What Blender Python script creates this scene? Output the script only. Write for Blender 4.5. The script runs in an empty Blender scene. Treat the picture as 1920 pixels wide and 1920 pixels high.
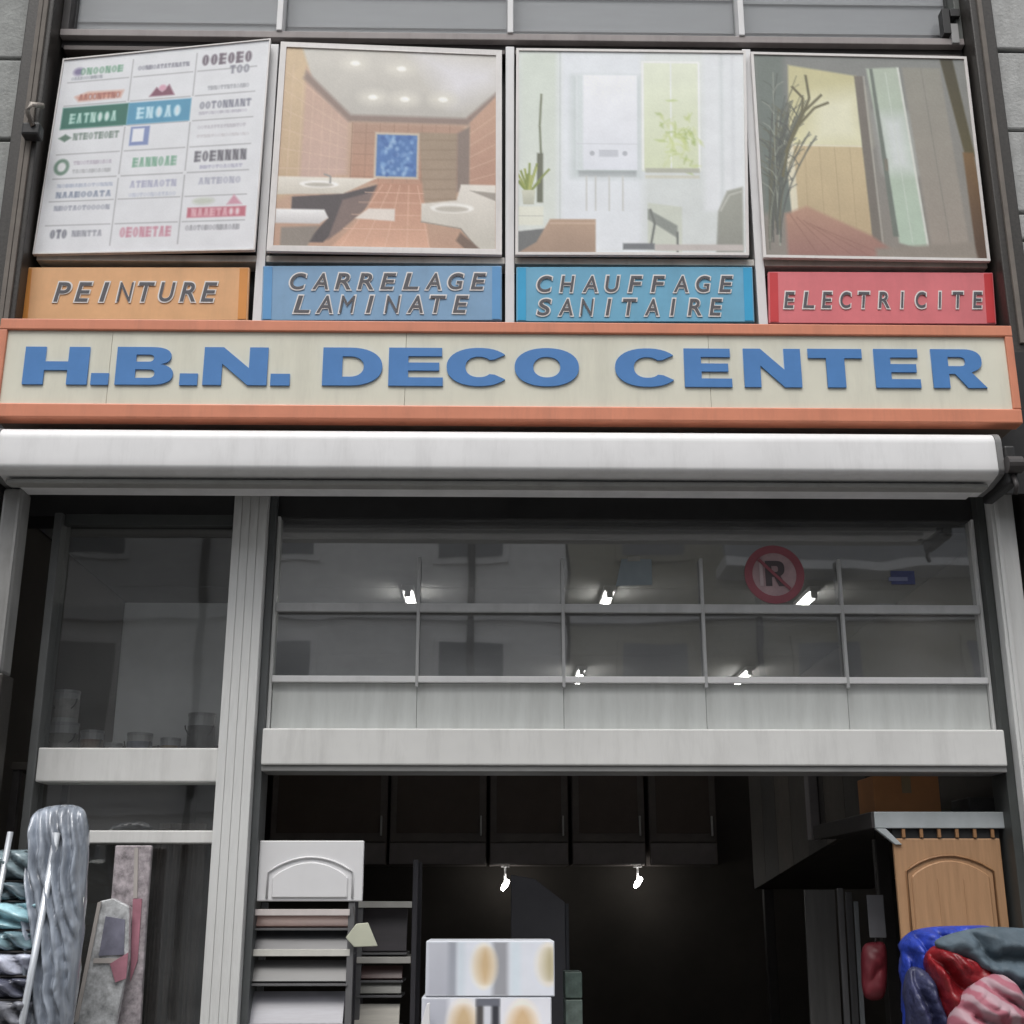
import bpy, bmesh, math, random
import numpy as np
from mathutils import Vector, Matrix, noise
random.seed(7)
S = bpy.context.scene
COL = S.collection
PI = math.pi

# ------------------------------------------------------------------ camera
F = 2400.0                                   # focal length in photo pixels (1920 wide)
PITCH = math.atan((1698-960)/F)
YAW = math.atan(42*math.cos(PITCH)/F)        # slightly to the right
CAM = Vector((0.0, -4.8, 1.6))
cd = bpy.data.cameras.new('camera'); cam = bpy.data.objects.new('camera', cd); COL.objects.link(cam)
cd.sensor_width = 36; cd.lens = 36*F/1920; cd.clip_end = 500; cd.clip_start = 0.05
cam.location = CAM; cam.rotation_euler = (PI/2+PITCH, 0, -YAW)
S.camera = cam
ROT = cam.rotation_euler.to_matrix()

# ------------------------------------------------------------------ light
SUN_EL, SUN_AZ = math.radians(63), math.radians(194)   # azimuth from +Y clockwise; light comes from the street
w = bpy.data.worlds.new('World'); S.world = w; w.use_nodes = True
nt = w.node_tree; nt.nodes.clear()
sky = nt.nodes.new('ShaderNodeTexSky'); sky.sky_type = 'NISHITA'; sky.sun_disc = False
sky.sun_elevation = SUN_EL; sky.sun_rotation = SUN_AZ; sky.dust_density = 4.0; sky.air_density = 1.0
hsv = nt.nodes.new('ShaderNodeHueSaturation'); hsv.inputs['Saturation'].default_value = 0.16   # overcast: nearly grey
bg = nt.nodes.new('ShaderNodeBackground'); bg.inputs['Strength'].default_value = 0.12
wo = nt.nodes.new('ShaderNodeOutputWorld')
nt.links.new(sky.outputs[0], hsv.inputs['Color']); nt.links.new(hsv.outputs[0], bg.inputs[0]); nt.links.new(bg.outputs[0], wo.inputs[0])
sd = bpy.data.lights.new('sun', 'SUN'); so = bpy.data.objects.new('sun', sd); COL.objects.link(so)
sd.energy = 1.1; sd.angle = math.radians(30); sd.color = (1, 0.97, 0.93)
dirv = Vector((math.sin(SUN_AZ)*math.cos(SUN_EL), math.cos(SUN_AZ)*math.cos(SUN_EL), math.sin(SUN_EL)))
so.rotation_euler = dirv.to_track_quat('Z', 'Y').to_euler(); so.location = (0, -8, 12)
S.cycles.max_bounces = 6; S.cycles.diffuse_bounces = 3; S.cycles.glossy_bounces = 3; S.cycles.transparent_max_bounces = 12
S.view_settings.view_transform = 'Standard'; S.view_settings.look = 'None'
S.view_settings.exposure = 0.5; S.view_settings.gamma = 1.0; S.view_settings.use_curve_mapping = False

# ------------------------------------------------------------------ helpers
def at(px, py, Y):
    """Point on the vertical plane y=Y seen at photo pixel px,py (depth comes from the plane the thing stands on)."""
    d = ROT @ Vector(((px-960)/F, -(py-960)/F, -1.0))
    t = (Y-CAM.y)/d.y
    return CAM + d*t
def X(px, py, Y): return at(px, py, Y).x
def Z(px, py, Y): return at(px, py, Y).z

def lin(c):
    return tuple((v/12.92 if v <= 0.04045 else ((v+0.055)/1.055)**2.4) for v in [q/255.0 for q in c])

MATS = {}
def mat(name, rgb, rough=0.6, metal=0.0, var=0.12, scale=6.0, bump=0.0, bscale=60.0, stretch=(1, 1, 1), srgb=True, spec=0.5, coat=0.0, dirt=0.0):
    if name in MATS: return MATS[name]
    m = bpy.data.materials.new(name); m.use_nodes = True; MATS[name] = m
    n = m.node_tree.nodes; l = m.node_tree.links; b = n['Principled BSDF']
    c = lin(rgb) if srgb else rgb
    tc = n.new('ShaderNodeTexCoord'); mp = n.new('ShaderNodeMapping'); mp.inputs['Scale'].default_value = stretch
    l.new(tc.outputs['Object'], mp.inputs[0])
    no = n.new('ShaderNodeTexNoise'); no.inputs['Scale'].default_value = scale; no.inputs['Detail'].default_value = 4; no.inputs['Roughness'].default_value = 0.65
    l.new(mp.outputs[0], no.inputs['Vector'])
    cr = n.new('ShaderNodeValToRGB'); cr.color_ramp.elements[0].position = 0.3; cr.color_ramp.elements[1].position = 0.7
    lo = tuple(max(0, v*(1-var)) for v in c)+(1,); hi = tuple(min(1, v*(1+var)) for v in c)+(1,)
    cr.color_ramp.elements[0].color = lo; cr.color_ramp.elements[1].color = hi
    l.new(no.outputs[0], cr.inputs[0])
    out = cr.outputs[0]
    if dirt > 0:
        n2 = n.new('ShaderNodeTexNoise'); n2.inputs['Scale'].default_value = 2.3; n2.inputs['Detail'].default_value = 8; n2.inputs['Roughness'].default_value = 0.75
        mp2 = n.new('ShaderNodeMapping'); mp2.inputs['Scale'].default_value = (4.0, 4.0, 0.6)
        l.new(tc.outputs['Object'], mp2.inputs[0]); l.new(mp2.outputs[0], n2.inputs['Vector'])
        r2 = n.new('ShaderNodeValToRGB'); r2.color_ramp.elements[0].position = 0.48; r2.color_ramp.elements[1].position = 0.75
        r2.color_ramp.elements[1].color = (dirt, dirt, dirt, 1)
        l.new(n2.outputs[0], r2.inputs[0])
        mx = n.new('ShaderNodeMixRGB'); mx.inputs[2].default_value = (0.07, 0.06, 0.05, 1)
        l.new(r2.outputs[0], mx.inputs[0]); l.new(out, mx.inputs[1]); out = mx.outputs[0]
    l.new(out, b.inputs['Base Color'])
    b.inputs['Metallic'].default_value = metal; b.inputs['Specular IOR Level'].default_value = spec
    b.inputs['Coat Weight'].default_value = coat
    mr = n.new('ShaderNodeMapRange'); mr.inputs['To Min'].default_value = max(0.02, rough-0.08); mr.inputs['To Max'].default_value = min(1, rough+0.1)
    l.new(no.outputs[0], mr.inputs[0]); l.new(mr.outputs[0], b.inputs['Roughness'])
    if bump > 0:
        nb = n.new('ShaderNodeTexNoise'); nb.inputs['Scale'].default_value = bscale; nb.inputs['Detail'].default_value = 5
        l.new(mp.outputs[0], nb.inputs['Vector'])
        bp = n.new('ShaderNodeBump'); bp.inputs['Strength'].default_value = bump; bp.inputs['Distance'].default_value = 0.01
        l.new(nb.outputs[0], bp.inputs['Height']); l.new(bp.outputs[0], b.inputs['Normal'])
    return m

def glass_mat(name, tint=(0.965, 0.975, 0.97), refl=1.0, haze=0.0):
    m = bpy.data.materials.new(name); m.use_nodes = True; n = m.node_tree.nodes; l = m.node_tree.links
    n.clear(); o = n.new('ShaderNodeOutputMaterial')
    tr = n.new('ShaderNodeBsdfTransparent'); tr.inputs[0].default_value = tint+(1,)
    gl = n.new('ShaderNodeBsdfGlossy'); gl.inputs['Roughness'].default_value = 0.02
    lw = n.new('ShaderNodeLayerWeight'); lw.inputs['Blend'].default_value = 0.5        # Schlick, the same from both faces
    pw = n.new('ShaderNodeMath'); pw.operation = 'POWER'; pw.inputs[1].default_value = 5
    mu = n.new('ShaderNodeMath'); mu.operation = 'MULTIPLY_ADD'; mu.inputs[1].default_value = 0.9; mu.inputs[2].default_value = 0.04*refl; mu.use_clamp = True
    l.new(lw.outputs['Facing'], pw.inputs[0]); l.new(pw.outputs[0], mu.inputs[0])
    tc = n.new('ShaderNodeTexCoord'); no = n.new('ShaderNodeTexNoise'); no.inputs['Scale'].default_value = 1.6; no.inputs['Detail'].default_value = 2
    l.new(tc.outputs['Object'], no.inputs['Vector'])
    bp = n.new('ShaderNodeBump'); bp.inputs['Strength'].default_value = 0.07; bp.inputs['Distance'].default_value = 0.02
    l.new(no.outputs[0], bp.inputs['Height']); l.new(bp.outputs[0], gl.inputs['Normal'])
    mi = n.new('ShaderNodeMixShader'); l.new(mu.outputs[0], mi.inputs[0]); l.new(tr.outputs[0], mi.inputs[1]); l.new(gl.outputs[0], mi.inputs[2])
    last = mi.outputs[0]
    if haze > 0:   # dust film; on the transom also a pale veil that brightens it
        df = n.new('ShaderNodeBsdfDiffuse'); df.inputs[0].default_value = (0.55, 0.56, 0.57, 1)
        n2 = n.new('ShaderNodeTexNoise'); n2.inputs['Scale'].default_value = 3; n2.inputs['Detail'].default_value = 7
        mp = n.new('ShaderNodeMapping'); mp.inputs['Scale'].default_value = (1, 1, 2.5)
        l.new(tc.outputs['Object'], mp.inputs[0]); l.new(mp.outputs[0], n2.inputs['Vector'])
        m2 = n.new('ShaderNodeMath'); m2.operation = 'MULTIPLY'; m2.inputs[1].default_value = haze*2
        l.new(n2.outputs[0], m2.inputs[0])
        mi2 = n.new('ShaderNodeMixShader'); l.new(m2.outputs[0], mi2.inputs[0]); l.new(last, mi2.inputs[1]); l.new(df.outputs[0], mi2.inputs[2]); last = mi2.outputs[0]
    l.new(last, o.inputs[0])
    return m

def attr_mat(name, rough=0.45, coat=0.0):
    m = bpy.data.materials.new(name); m.use_nodes = True; n = m.node_tree.nodes; l = m.node_tree.links
    b = n['Principled BSDF']; a = n.new('ShaderNodeVertexColor'); a.layer_name = 'Col'
    tc = n.new('ShaderNodeTexCoord'); no = n.new('ShaderNodeTexNoise'); no.inputs['Scale'].default_value = 9; no.inputs['Detail'].default_value = 7
    l.new(tc.outputs['Object'], no.inputs['Vector'])
    mr = n.new('ShaderNodeMapRange'); mr.inputs['To Min'].default_value = 0.88; mr.inputs['To Max'].default_value = 1.1
    l.new(no.outputs[0], mr.inputs[0])
    mx = n.new('ShaderNodeMixRGB'); mx.blend_type = 'MULTIPLY'; mx.inputs[0].default_value = 1
    l.new(a.outputs[0], mx.inputs[1]); l.new(mr.outputs[0], mx.inputs[2])
    l.new(mx.outputs[0], b.inputs['Base Color']); b.inputs['Roughness'].default_value = rough; b.inputs['Coat Weight'].default_value = coat
    return m

def emit_mat(name, rgb, strength):
    m = bpy.data.materials.new(name); m.use_nodes = True; n = m.node_tree.nodes
    b = n['Principled BSDF']; b.inputs['Base Color'].default_value = rgb+(1,)
    b.inputs['Emission Color'].default_value = rgb+(1,); b.inputs['Emission Strength'].default_value = strength
    return m

ORG = {}
def thing(name, label, cat, loc=(0, 0, 0), group=None):
    o = bpy.data.objects.new(name, None); COL.objects.link(o); o.empty_display_size = 0.1
    o.location = loc; ORG[o] = Vector(loc); o['label'] = label; o['category'] = cat
    if group: o['group'] = group
    return o
def tag(o, label, cat, group=None):
    o['label'] = label; o['category'] = cat
    if group: o['group'] = group
    return o
def struct(o): o['kind'] = 'structure'; return o

def link(name, me, m, parent=None, loc=(0, 0, 0)):
    """loc is the world position of the mesh origin."""
    o = bpy.data.objects.new(name, me); COL.objects.link(o)
    if m is not None and len(me.materials) == 0: me.materials.append(m)
    loc = Vector(loc); ORG[o] = loc.copy()
    if parent is not None:
        o.parent = parent; o.location = loc - ORG[parent]
    else: o.location = loc
    return o

def bm_obj(name, bm, m, parent=None, loc=(0, 0, 0), smooth=False):
    bmesh.ops.recalc_face_normals(bm, faces=bm.faces)
    me = bpy.data.meshes.new(name); bm.to_mesh(me); bm.free()
    if smooth:
        for p in me.polygons: p.use_smooth = True
    return link(name, me, m, parent, loc)

def box_bm(sx, sy, sz, bev=0.003):
    bm = bmesh.new(); bmesh.ops.create_cube(bm, size=1)
    bmesh.ops.scale(bm, vec=(sx, sy, sz), verts=bm.verts)
    if bev > 0:
        bv = min(bev, min(sx, sy, sz)*0.3)
        bmesh.ops.bevel(bm, geom=bm.edges[:], offset=bv, segments=2, profile=0.5, affect='EDGES')
    return bm
def box(name, x0, x1, y0, y1, z0, z1, m, parent=None, bev=0.003, rot=None):
    bm = box_bm(abs(x1-x0), abs(y1-y0), abs(z1-z0), bev)
    o = bm_obj(name, bm, m, parent, ((x0+x1)/2, (y0+y1)/2, (z0+z1)/2))
    if rot: o.rotation_euler = rot
    return o

def slab(name, pts, y0, y1, m, parent=None, bev=0.002):
    """Outline pts (x,z) extruded from y0 (front) to y1 (back)."""
    cx = sum(p[0] for p in pts)/len(pts); cz = sum(p[1] for p in pts)/len(pts)
    bm = bmesh.new()
    vs = [bm.verts.new((p[0]-cx, y0, p[1]-cz)) for p in pts]
    f = bm.faces.new(vs)
    r = bmesh.ops.extrude_face_region(bm, geom=[f])
    ev = [g for g in r['geom'] if isinstance(g, bmesh.types.BMVert)]
    bmesh.ops.translate(bm, vec=(0, y1-y0, 0), verts=ev)
    if bev > 0: bmesh.ops.bevel(bm, geom=bm.edges[:], offset=bev, segments=1, affect='EDGES')
    return bm_obj(name, bm, m, parent, (cx, 0, cz))
def pslab(name, pix, Yf, thick, m, parent=None, bev=0.002):
    return slab(name, [(at(x, y, Yf).x, at(x, y, Yf).z) for x, y in pix], Yf, Yf+thick, m, parent, bev)
def pbox(name, px0, py0, px1, py1, Yf, thick, m, parent=None, bev=0.003):
    """World-aligned box whose front face covers this photo rectangle on plane Yf."""
    cx, cy = (px0+px1)/2, (py0+py1)/2
    return box(name, X(px0, cy, Yf), X(px1, cy, Yf), Yf, Yf+thick, Z(cx, py1, Yf), Z(cx, py0, Yf), m, parent, bev)

def tube_bm(bm, pts, r, seg=8):
    prev = None; pts = [Vector(p) for p in pts]
    rr = r if isinstance(r, (list, tuple)) else [r]*len(pts)
    for i, p in enumerate(pts):
        d = (pts[min(i+1, len(pts)-1)]-pts[max(i-1, 0)]).normalized()
        up = Vector((0, 0, 1)) if abs(d.z) < 0.9 else Vector((0, 1, 0))
        a = d.cross(up).normalized(); b = d.cross(a)
        ring = [bm.verts.new(p+(a*math.cos(t)+b*math.sin(t))*rr[i]) for t in [2*PI*k/seg for k in range(seg)]]
        if prev:
            for k in range(seg): bm.faces.new((prev[k], prev[(k+1) % seg], ring[(k+1) % seg], ring[k]))
        else: bm.faces.new(ring)
        prev = ring
    bm.faces.new(list(reversed(prev)))
def tube(name, pts, r, m, parent=None, seg=8, smooth=True):
    o0 = Vector(pts[0]); bm = bmesh.new(); tube_bm(bm, [Vector(p)-o0 for p in pts], r, seg)
    return bm_obj(name, bm, m, parent, o0, smooth)

def pillow(name, outline, Yc, thick, m, parent=None, rings=14, crumple=0.01, nscale=9.0, sub=6, seed=0, fold=None):
    """Stuffed soft shape: outline (x,z) densified, inflated to real thickness with creases."""
    n = len(outline); pts = []
    for i in range(n):
        a = Vector(outline[i-1]); b = Vector(outline[i]); c = Vector(outline[(i+1) % n]); d = Vector(outline[(i+2) % n])
        for k in range(sub):
            t = k/sub
            pts.append(0.5*((2*b)+(-a+c)*t+(2*a-5*b+4*c-d)*t*t+(-a+3*b-3*c+d)*t*t*t))
    c = sum(pts, Vector((0, 0)))/len(pts); bm = bmesh.new()
    def ring(f, side):
        out = []
        for p in pts:
            q = c+(p-c)*f
            h = thick*math.sqrt(max(0, 1-f**2.6))
            v = Vector((q.x, Yc+side*h, q.y)); s = v*nscale+Vector((seed*7.3, 0, seed))
            if fold:      # long warped creases
                fx, fz, fr_ = fold; wn = noise.noise(v*5.0+Vector((seed*3.1, 0, 0)))*2.2+noise.noise(v*13.0+Vector((seed, 1, 0)))*0.9
                rd = 1.25*abs(math.sin((q.x*fx+q.y*fz)*fr_+wn))**1.3*0.75+0.35*abs(noise.noise(v*26.0))
            else: rd = abs(noise.noise(s))*1.0+abs(noise.noise(s*2.3))*0.5
            w = min(1.0, (1-f)*8)*0.8+0.2
            v.y += side*crumple*(rd-0.45)*2*w
            out.append(bm.verts.new((v.x-c.x, v.y-Yc, v.z-c.y)))
        return out
    edge = ring(1.0, 0); L = len(pts)
    for side in (-1, 1):
        prev = edge
        for j in range(1, rings):
            cur = ring(1-j/rings, side)
            for k in range(L): bm.faces.new((prev[k], prev[(k+1) % L], cur[(k+1) % L], cur[k]))
            prev = cur
        bm.faces.new(prev)
    return bm_obj(name, bm, m, parent, (c.x, Yc, c.y), True)
def ppillow(name, pix, Yc, *a, **k):
    return pillow(name, [(at(x, y, Yc).x, at(x, y, Yc).z) for x, y in pix], Yc, *a, **k)

# -------- printed pictures: colours worked out per vertex of a fine sheet
class Canvas:
    def __init__(s, nx, ny, base):
        s.nx, s.ny = nx, ny; s.sat = 0.82; s.lift = 5
        u, v = np.meshgrid(np.linspace(0, 1, nx), np.linspace(0, 1, ny)); s.u, s.v = u, v   # v runs down
        s.c = np.ones((ny, nx, 3))*np.array(base, float)
    def poly(s, pts, col, soft=0.012, col2=None, axis='v', alpha=1.0):
        pts = np.array(pts, float); n = len(pts); mn = pts.min(0)-soft; mx_ = pts.max(0)+soft
        i0, i1 = max(0, int(mn[0]*(s.nx-1))), min(s.nx, int(mx_[0]*(s.nx-1))+2); j0, j1 = max(0, int(mn[1]*(s.ny-1))), min(s.ny, int(mx_[1]*(s.ny-1))+2)
        if i1 <= i0 or j1 <= j0: return
        U, V = s.u[j0:j1, i0:i1], s.v[j0:j1, i0:i1]; inside = np.zeros(U.shape, bool); dist = np.full(U.shape, 9.0)
        for i in range(n):
            x1, y1 = pts[i]; x2, y2 = pts[(i+1) % n]
            cond = ((y1 > V) != (y2 > V))
            with np.errstate(divide='ignore', invalid='ignore'):
                xi = (x2-x1)*(V-y1)/(y2-y1)+x1
            inside ^= cond & (U < xi)
            dx, dy = x2-x1, y2-y1; L = dx*dx+dy*dy+1e-12
            t = np.clip(((U-x1)*dx+(V-y1)*dy)/L, 0, 1)
            dist = np.minimum(dist, np.hypot(U-x1-t*dx, V-y1-t*dy))
        a = np.clip(0.5+np.where(inside, dist, -dist)/soft, 0, 1)[..., None]*alpha
        c = np.array(col, float)
        if col2 is not None:
            q = V if axis == 'v' else U; i = 1 if axis == 'v' else 0
            t = np.clip((q-pts[:, i].min())/(np.ptp(pts[:, i])+1e-9), 0, 1)[..., None]
            c = c*(1-t)+np.array(col2, float)*t
        s.c[j0:j1, i0:i1] = s.c[j0:j1, i0:i1]*(1-a)+c*a
    def rect(s, x0, y0, x1, y1, *a, **k): s.poly([(x0, y0), (x1, y0), (x1, y1), (x0, y1)], *a, **k)
    def ell(s, cx, cy, rx, ry, col, soft=0.03, **k):
        s.poly([(cx+rx*math.cos(t), cy+ry*math.sin(t)) for t in [2*PI*i/24 for i in range(24)]], col, soft, **k)
    def grain(s, amt, seed=0):
        r = np.random.RandomState(seed); s.c += (r.rand(s.ny, s.nx, 1)-0.5)*amt
    def build(s, name, corners, m, parent, off=0.0):
        """corners TL,TR,BR,BL in world; sheet lies on them."""
        tl, tr, br, bl = [np.array(q) for q in corners]
        u = s.u[..., None]; v = s.v[..., None]
        P = (tl*(1-u)+tr*u)*(1-v)+(bl*(1-u)+br*u)*v
        P = P.reshape(-1, 3); org = P.mean(0); P = P-org
        idx = np.arange(s.nx*s.ny).reshape(s.ny, s.nx)
        q = np.stack([idx[:-1, :-1], idx[1:, :-1], idx[1:, 1:], idx[:-1, 1:]], -1).reshape(-1, 4)
        me = bpy.data.meshes.new(name); me.from_pydata(P.tolist(), [], q.tolist())
        c = s.c.reshape(-1, 3); g = c.mean(1, keepdims=True); c = np.clip((g+(c-g)*s.sat+s.lift)/255.0, 0, 1); c = np.where(c <= 0.04045, c/12.92, ((c+0.055)/1.055)**2.4)
        at_ = me.color_attributes.new('Col', 'FLOAT_COLOR', 'POINT')
        at_.data.foreach_set('color', np.concatenate([c, np.ones((len(c), 1))], 1).astype(np.float32).ravel())
        return link(name, me, m, parent, Vector(org)+Vector((0, off, 0)))

# -------- lettering
def curve_mesh(loops, depth):
    cu = bpy.data.curves.new('tmp', 'CURVE'); cu.dimensions = '2D'; cu.fill_mode = 'BOTH'; cu.extrude = depth/2
    for lp in loops:
        sp = cu.splines.new('POLY'); sp.points.add(len(lp)-1); sp.use_cyclic_u = True
        for p, q in zip(sp.points, lp): p.co = (q[0], q[1], 0, 1)
    return cu_mesh(cu)
def cu_mesh(cu):
    o = bpy.data.objects.new('tmp', cu); COL.objects.link(o)
    dg = bpy.context.evaluated_depsgraph_get(); dg.update()
    me = bpy.data.meshes.new_from_object(o.evaluated_get(dg)); me.materials.clear()
    bpy.data.objects.remove(o); bpy.data.curves.remove(cu)
    return me
FCACHE = {}
def font_char(ch, bold=0.0, shear=0.0):
    k = (ch, bold, shear)
    if k not in FCACHE:
        cu = bpy.data.curves.new('tmp', 'FONT'); cu.body = ch; cu.size = 1; cu.extrude = 0.04; cu.offset = bold; cu.shear = shear
        FCACHE[k] = cu_mesh(cu)
    return FCACHE[k]
def place_char(me, x0, x1, z0, z1, y, depth, m, parent, name='letter', zt=0.0):
    """Fit a flat glyph mesh (x right, y up) into the rectangle, facing the street."""
    v = np.empty(len(me.vertices)*3); me.vertices.foreach_get('co', v); v = v.reshape(-1, 3)
    mn, mx = v.min(0), v.max(0); sx = (x1-x0)/(mx[0]-mn[0]); sz = (z1-z0)/(mx[1]-mn[1]); sy = depth/max(1e-6, mx[2]-mn[2])
    n = me.copy(); c = (mn+mx)/2
    w_ = (v-c)*np.array([sx, sz, sy]); w_ = np.stack([w_[:, 0], -w_[:, 2], w_[:, 1]], 1)
    n.vertices.foreach_set('co', w_.ravel()); n.update()
    return link(name, n, m, parent, ((x0+x1)/2, y, (z0+z1)/2+zt))
def sup(cx, cy, rx, ry, a0, a1, n=20, e=2.4):
    out = []
    for i in range(n+1):
        t = math.radians(a0+(a1-a0)*i/n); c, s_ = math.cos(t), math.sin(t)
        out.append((cx+rx*math.copysign(abs(c)**(2/e), c), cy+ry*math.copysign(abs(s_)**(2/e), s_)))
    return out
GLY = {
 'H': [[(0,0),(.32,0),(.32,.38),(.68,.38),(.68,0),(1,0),(1,1),(.68,1),(.68,.61),(.32,.61),(.32,1),(0,1)]],
 'N': [[(0,0),(.29,0),(.29,.56),(.70,0),(1,0),(1,1),(.71,1),(.71,.45),(.30,1),(0,1)]],
 'E': [[(0,0),(1,0),(1,.22),(.36,.22),(.36,.40),(.93,.40),(.93,.61),(.36,.61),(.36,.78),(.98,.78),(.98,1),(0,1)]],
 'T': [[(.33,0),(.67,0),(.67,.76),(1,.76),(1,1),(0,1),(0,.76),(.33,.76)]],
 '.': [[(0,0),(1,0),(1,1),(0,1)]],
 'O': [sup(.5,.5,.5,.5,0,351,40,2.2), sup(.5,.5,.21,.27,0,351,40,2.2)],
 'C': [sup(.5,.5,.5,.5,38,322,30,2.2)+[(.74,.30)]+sup(.5,.5,.21,.27,318,42,24,2.2)+[(.74,.70)]],
 'D': [[(0,0)]+sup(.45,.5,.55,.5,-90,90,20,2.2)+[(0,1)], [(.33,.23)]+sup(.45,.5,.24,.27,-90,90,16,2.2)+[(.33,.77)]],
 'B': [[(0,0)]+sup(.62,.28,.38,.28,-90,70,12,2.4)+sup(.60,.76,.35,.24,-40,90,12,2.4)+[(0,1)],
       [(.34,.18)]+sup(.58,.295,.10,.115,-90,90,8)+[(.34,.41)], [(.34,.61)]+sup(.56,.705,.09,.095,-90,90,8)+[(.34,.80)]],
 'R': [[(0,0),(.32,0),(.32,.36),(.44,.36),(.67,0),(1.04,0),(.76,.40)]+sup(.62,.70,.36,.30,-60,90,14,2.4)+[(0,1)],
       [(.32,.56)]+sup(.56,.68,.10,.12,-90,90,8)+[(.32,.80)]],
}

# ------------------------------------------------------------------ materials
m_white = mat('white_coated_aluminium', (224, 224, 225), 0.42, var=0.05, scale=3, dirt=0.16)
m_alu = mat('grey_anodised_aluminium', (216, 217, 216), 0.38, metal=0.0, var=0.07, scale=5, stretch=(6, 6, 0.6), bump=0.03, bscale=200, dirt=0.25)
m_alu2 = mat('pale_painted_beam', (218, 218, 216), 0.5, var=0.06, scale=2.5, dirt=0.2)
m_film = mat('frosted_panel', (198, 201, 199), 0.4, var=0.08, scale=3, stretch=(4, 1, 0.6), dirt=0.2)
m_granite = mat('dark_granite', (54, 51, 48), 0.45, var=0.35, scale=70, bump=0.08, bscale=90)
m_black = mat('black_painted_steel', (34, 34, 35), 0.5, var=0.2, scale=12)
m_dark = mat('dark_frame_metal', (58, 55, 55), 0.5, var=0.2, scale=12)
m_stone = mat('grey_stone', (150, 152, 150), 0.85, var=0.16, scale=14, bump=0.35, bscale=70, dirt=0.35)
m_stone2 = mat('pale_grey_stone', (170, 171, 170), 0.85, var=0.14, scale=14, bump=0.35, bscale=70, dirt=0.3)
m_mortar = mat('dark_mortar', (88, 88, 87), 0.95, var=0.2, scale=30, bump=0.3)
m_blind = mat('grey_window_blind', (164, 164, 169), 0.8, var=0.06, scale=3, stretch=(0.4, 1, 5))
m_red = mat('orange_red_sign_frame', (216, 138, 108), 0.45, var=0.08, scale=4, dirt=0.2)
m_cream = mat('cream_sign_panel', (222, 220, 204), 0.4, var=0.05, scale=3, dirt=0.15)
m_blue = mat('blue_sign_lettering', (76, 130, 192), 0.4, var=0.06, scale=8)
m_frame = mat('white_poster_frame', (225, 222, 220), 0.5, var=0.06, scale=9, dirt=0.2)
m_print = attr_mat('printed_sheet', 0.4, 0.15)
m_glass = glass_mat('window_glass', refl=1.6, haze=0.03)
m_glass_up = glass_mat('upper_window_glass', refl=1.0, haze=0.04)
m_glass_t = glass_mat('transom_glass', refl=6.2, haze=0.13)  # haze raised so a veil of light sits in the pane's colour
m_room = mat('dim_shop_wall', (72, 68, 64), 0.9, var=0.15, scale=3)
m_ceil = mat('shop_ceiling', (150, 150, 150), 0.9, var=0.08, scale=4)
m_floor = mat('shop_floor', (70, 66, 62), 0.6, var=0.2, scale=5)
m_tube = emit_mat('lit_fluorescent_tube', (1.0, 0.97, 0.92), 24.0)
m_letter = mat('dark_print_lettering', (82, 82, 88), 0.5, var=0.1)
m_halo = mat('white_print_outline', (224, 222, 220), 0.5, var=0.05)

# ------------------------------------------------------------------ ground and street
ground = struct(box('pavement', -60, 60, -3.2, 0.2, -0.3, 0.0, mat('grey_paving', (120, 118, 114), 0.85, var=0.2, scale=4, bump=0.2), None, 0))
road = struct(box('road', -60, 60, -60, -3.2, -0.45, -0.12, mat('asphalt', (70, 70, 71), 0.9, var=0.2, scale=20, bump=0.3), None, 0))
floor = struct(box('shop_floor', -2.3, 2.6, 0.2, 8.6, -0.3, 0.004, m_floor, None, 0))

def opposite(x0, x1, h, m, label, nwin, storeys):
    t = thing('building', label, 'building', ((x0+x1)/2, -15, -0.12), 'buildings across the street')
    box('wall', x0, x1, -19, -15, -0.12, h, m, t, 0)
    box('cornice', x0-0.05, x1+0.05, -15.0, -14.7, h-0.45, h-0.1, m_white, t, 0.02)
    for q in (0.22, 0.62, 0.9): tube('downpipe', [(x0+(x1-x0)*q, -14.93, 0.0), (x0+(x1-x0)*q, -14.93, h-0.5)], 0.06, m_dark, t, 8)
    for s in range(storeys):
        z = 0.9+s*3.0
        box('string_course', x0, x1, -15.0, -14.9, z+2.05, z+2.25, m_white, t, 0.01)
        bal = box('balcony', x0+1.0+s*0.7, x0+5.4+s*0.7, -15.0, -14.2, z-0.25, z-0.1, m_white, t, 0.01)
        box('parapet', x0+1.0+s*0.7, x0+5.4+s*0.7, -14.25, -14.2, z-0.099, z+0.75, mat('grey_parapet', (150, 152, 156), 0.7), bal, 0.01)
        for i in range(nwin):
            cx = x0+(i+0.5)*(x1-x0)/nwin
            wdw = box('window', cx-0.6, cx+0.6, -15.0, -14.95, z, z+1.8, m, t, 0.01)
            box('pane', cx-0.5, cx+0.5, -14.955, -14.94, z+0.1, z+1.7, mat('dull_far_glass', (120, 122, 126), 0.3), wdw, 0)
opposite(-14, 1.2, 10.8, mat('pale_render', (236, 235, 234), 0.9, var=0.08), 'pale rendered building across the street, seen only mirrored in the panes', 5, 3)
opposite(1.25, 15, 10.2, mat('olive_brick', (168, 164, 148), 0.9, var=0.2, scale=20), 'olive brick building across the street, seen only mirrored in the panes', 5, 3)

# ------------------------------------------------------------------ shop building
shop = thing('shop_building', 'narrow grey shop building with aluminium front and dark pilasters', 'building', (0.1, 0.2, 0))
YU = 0.0          # plane of the upper display frames
zs_top = 7.2
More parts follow.
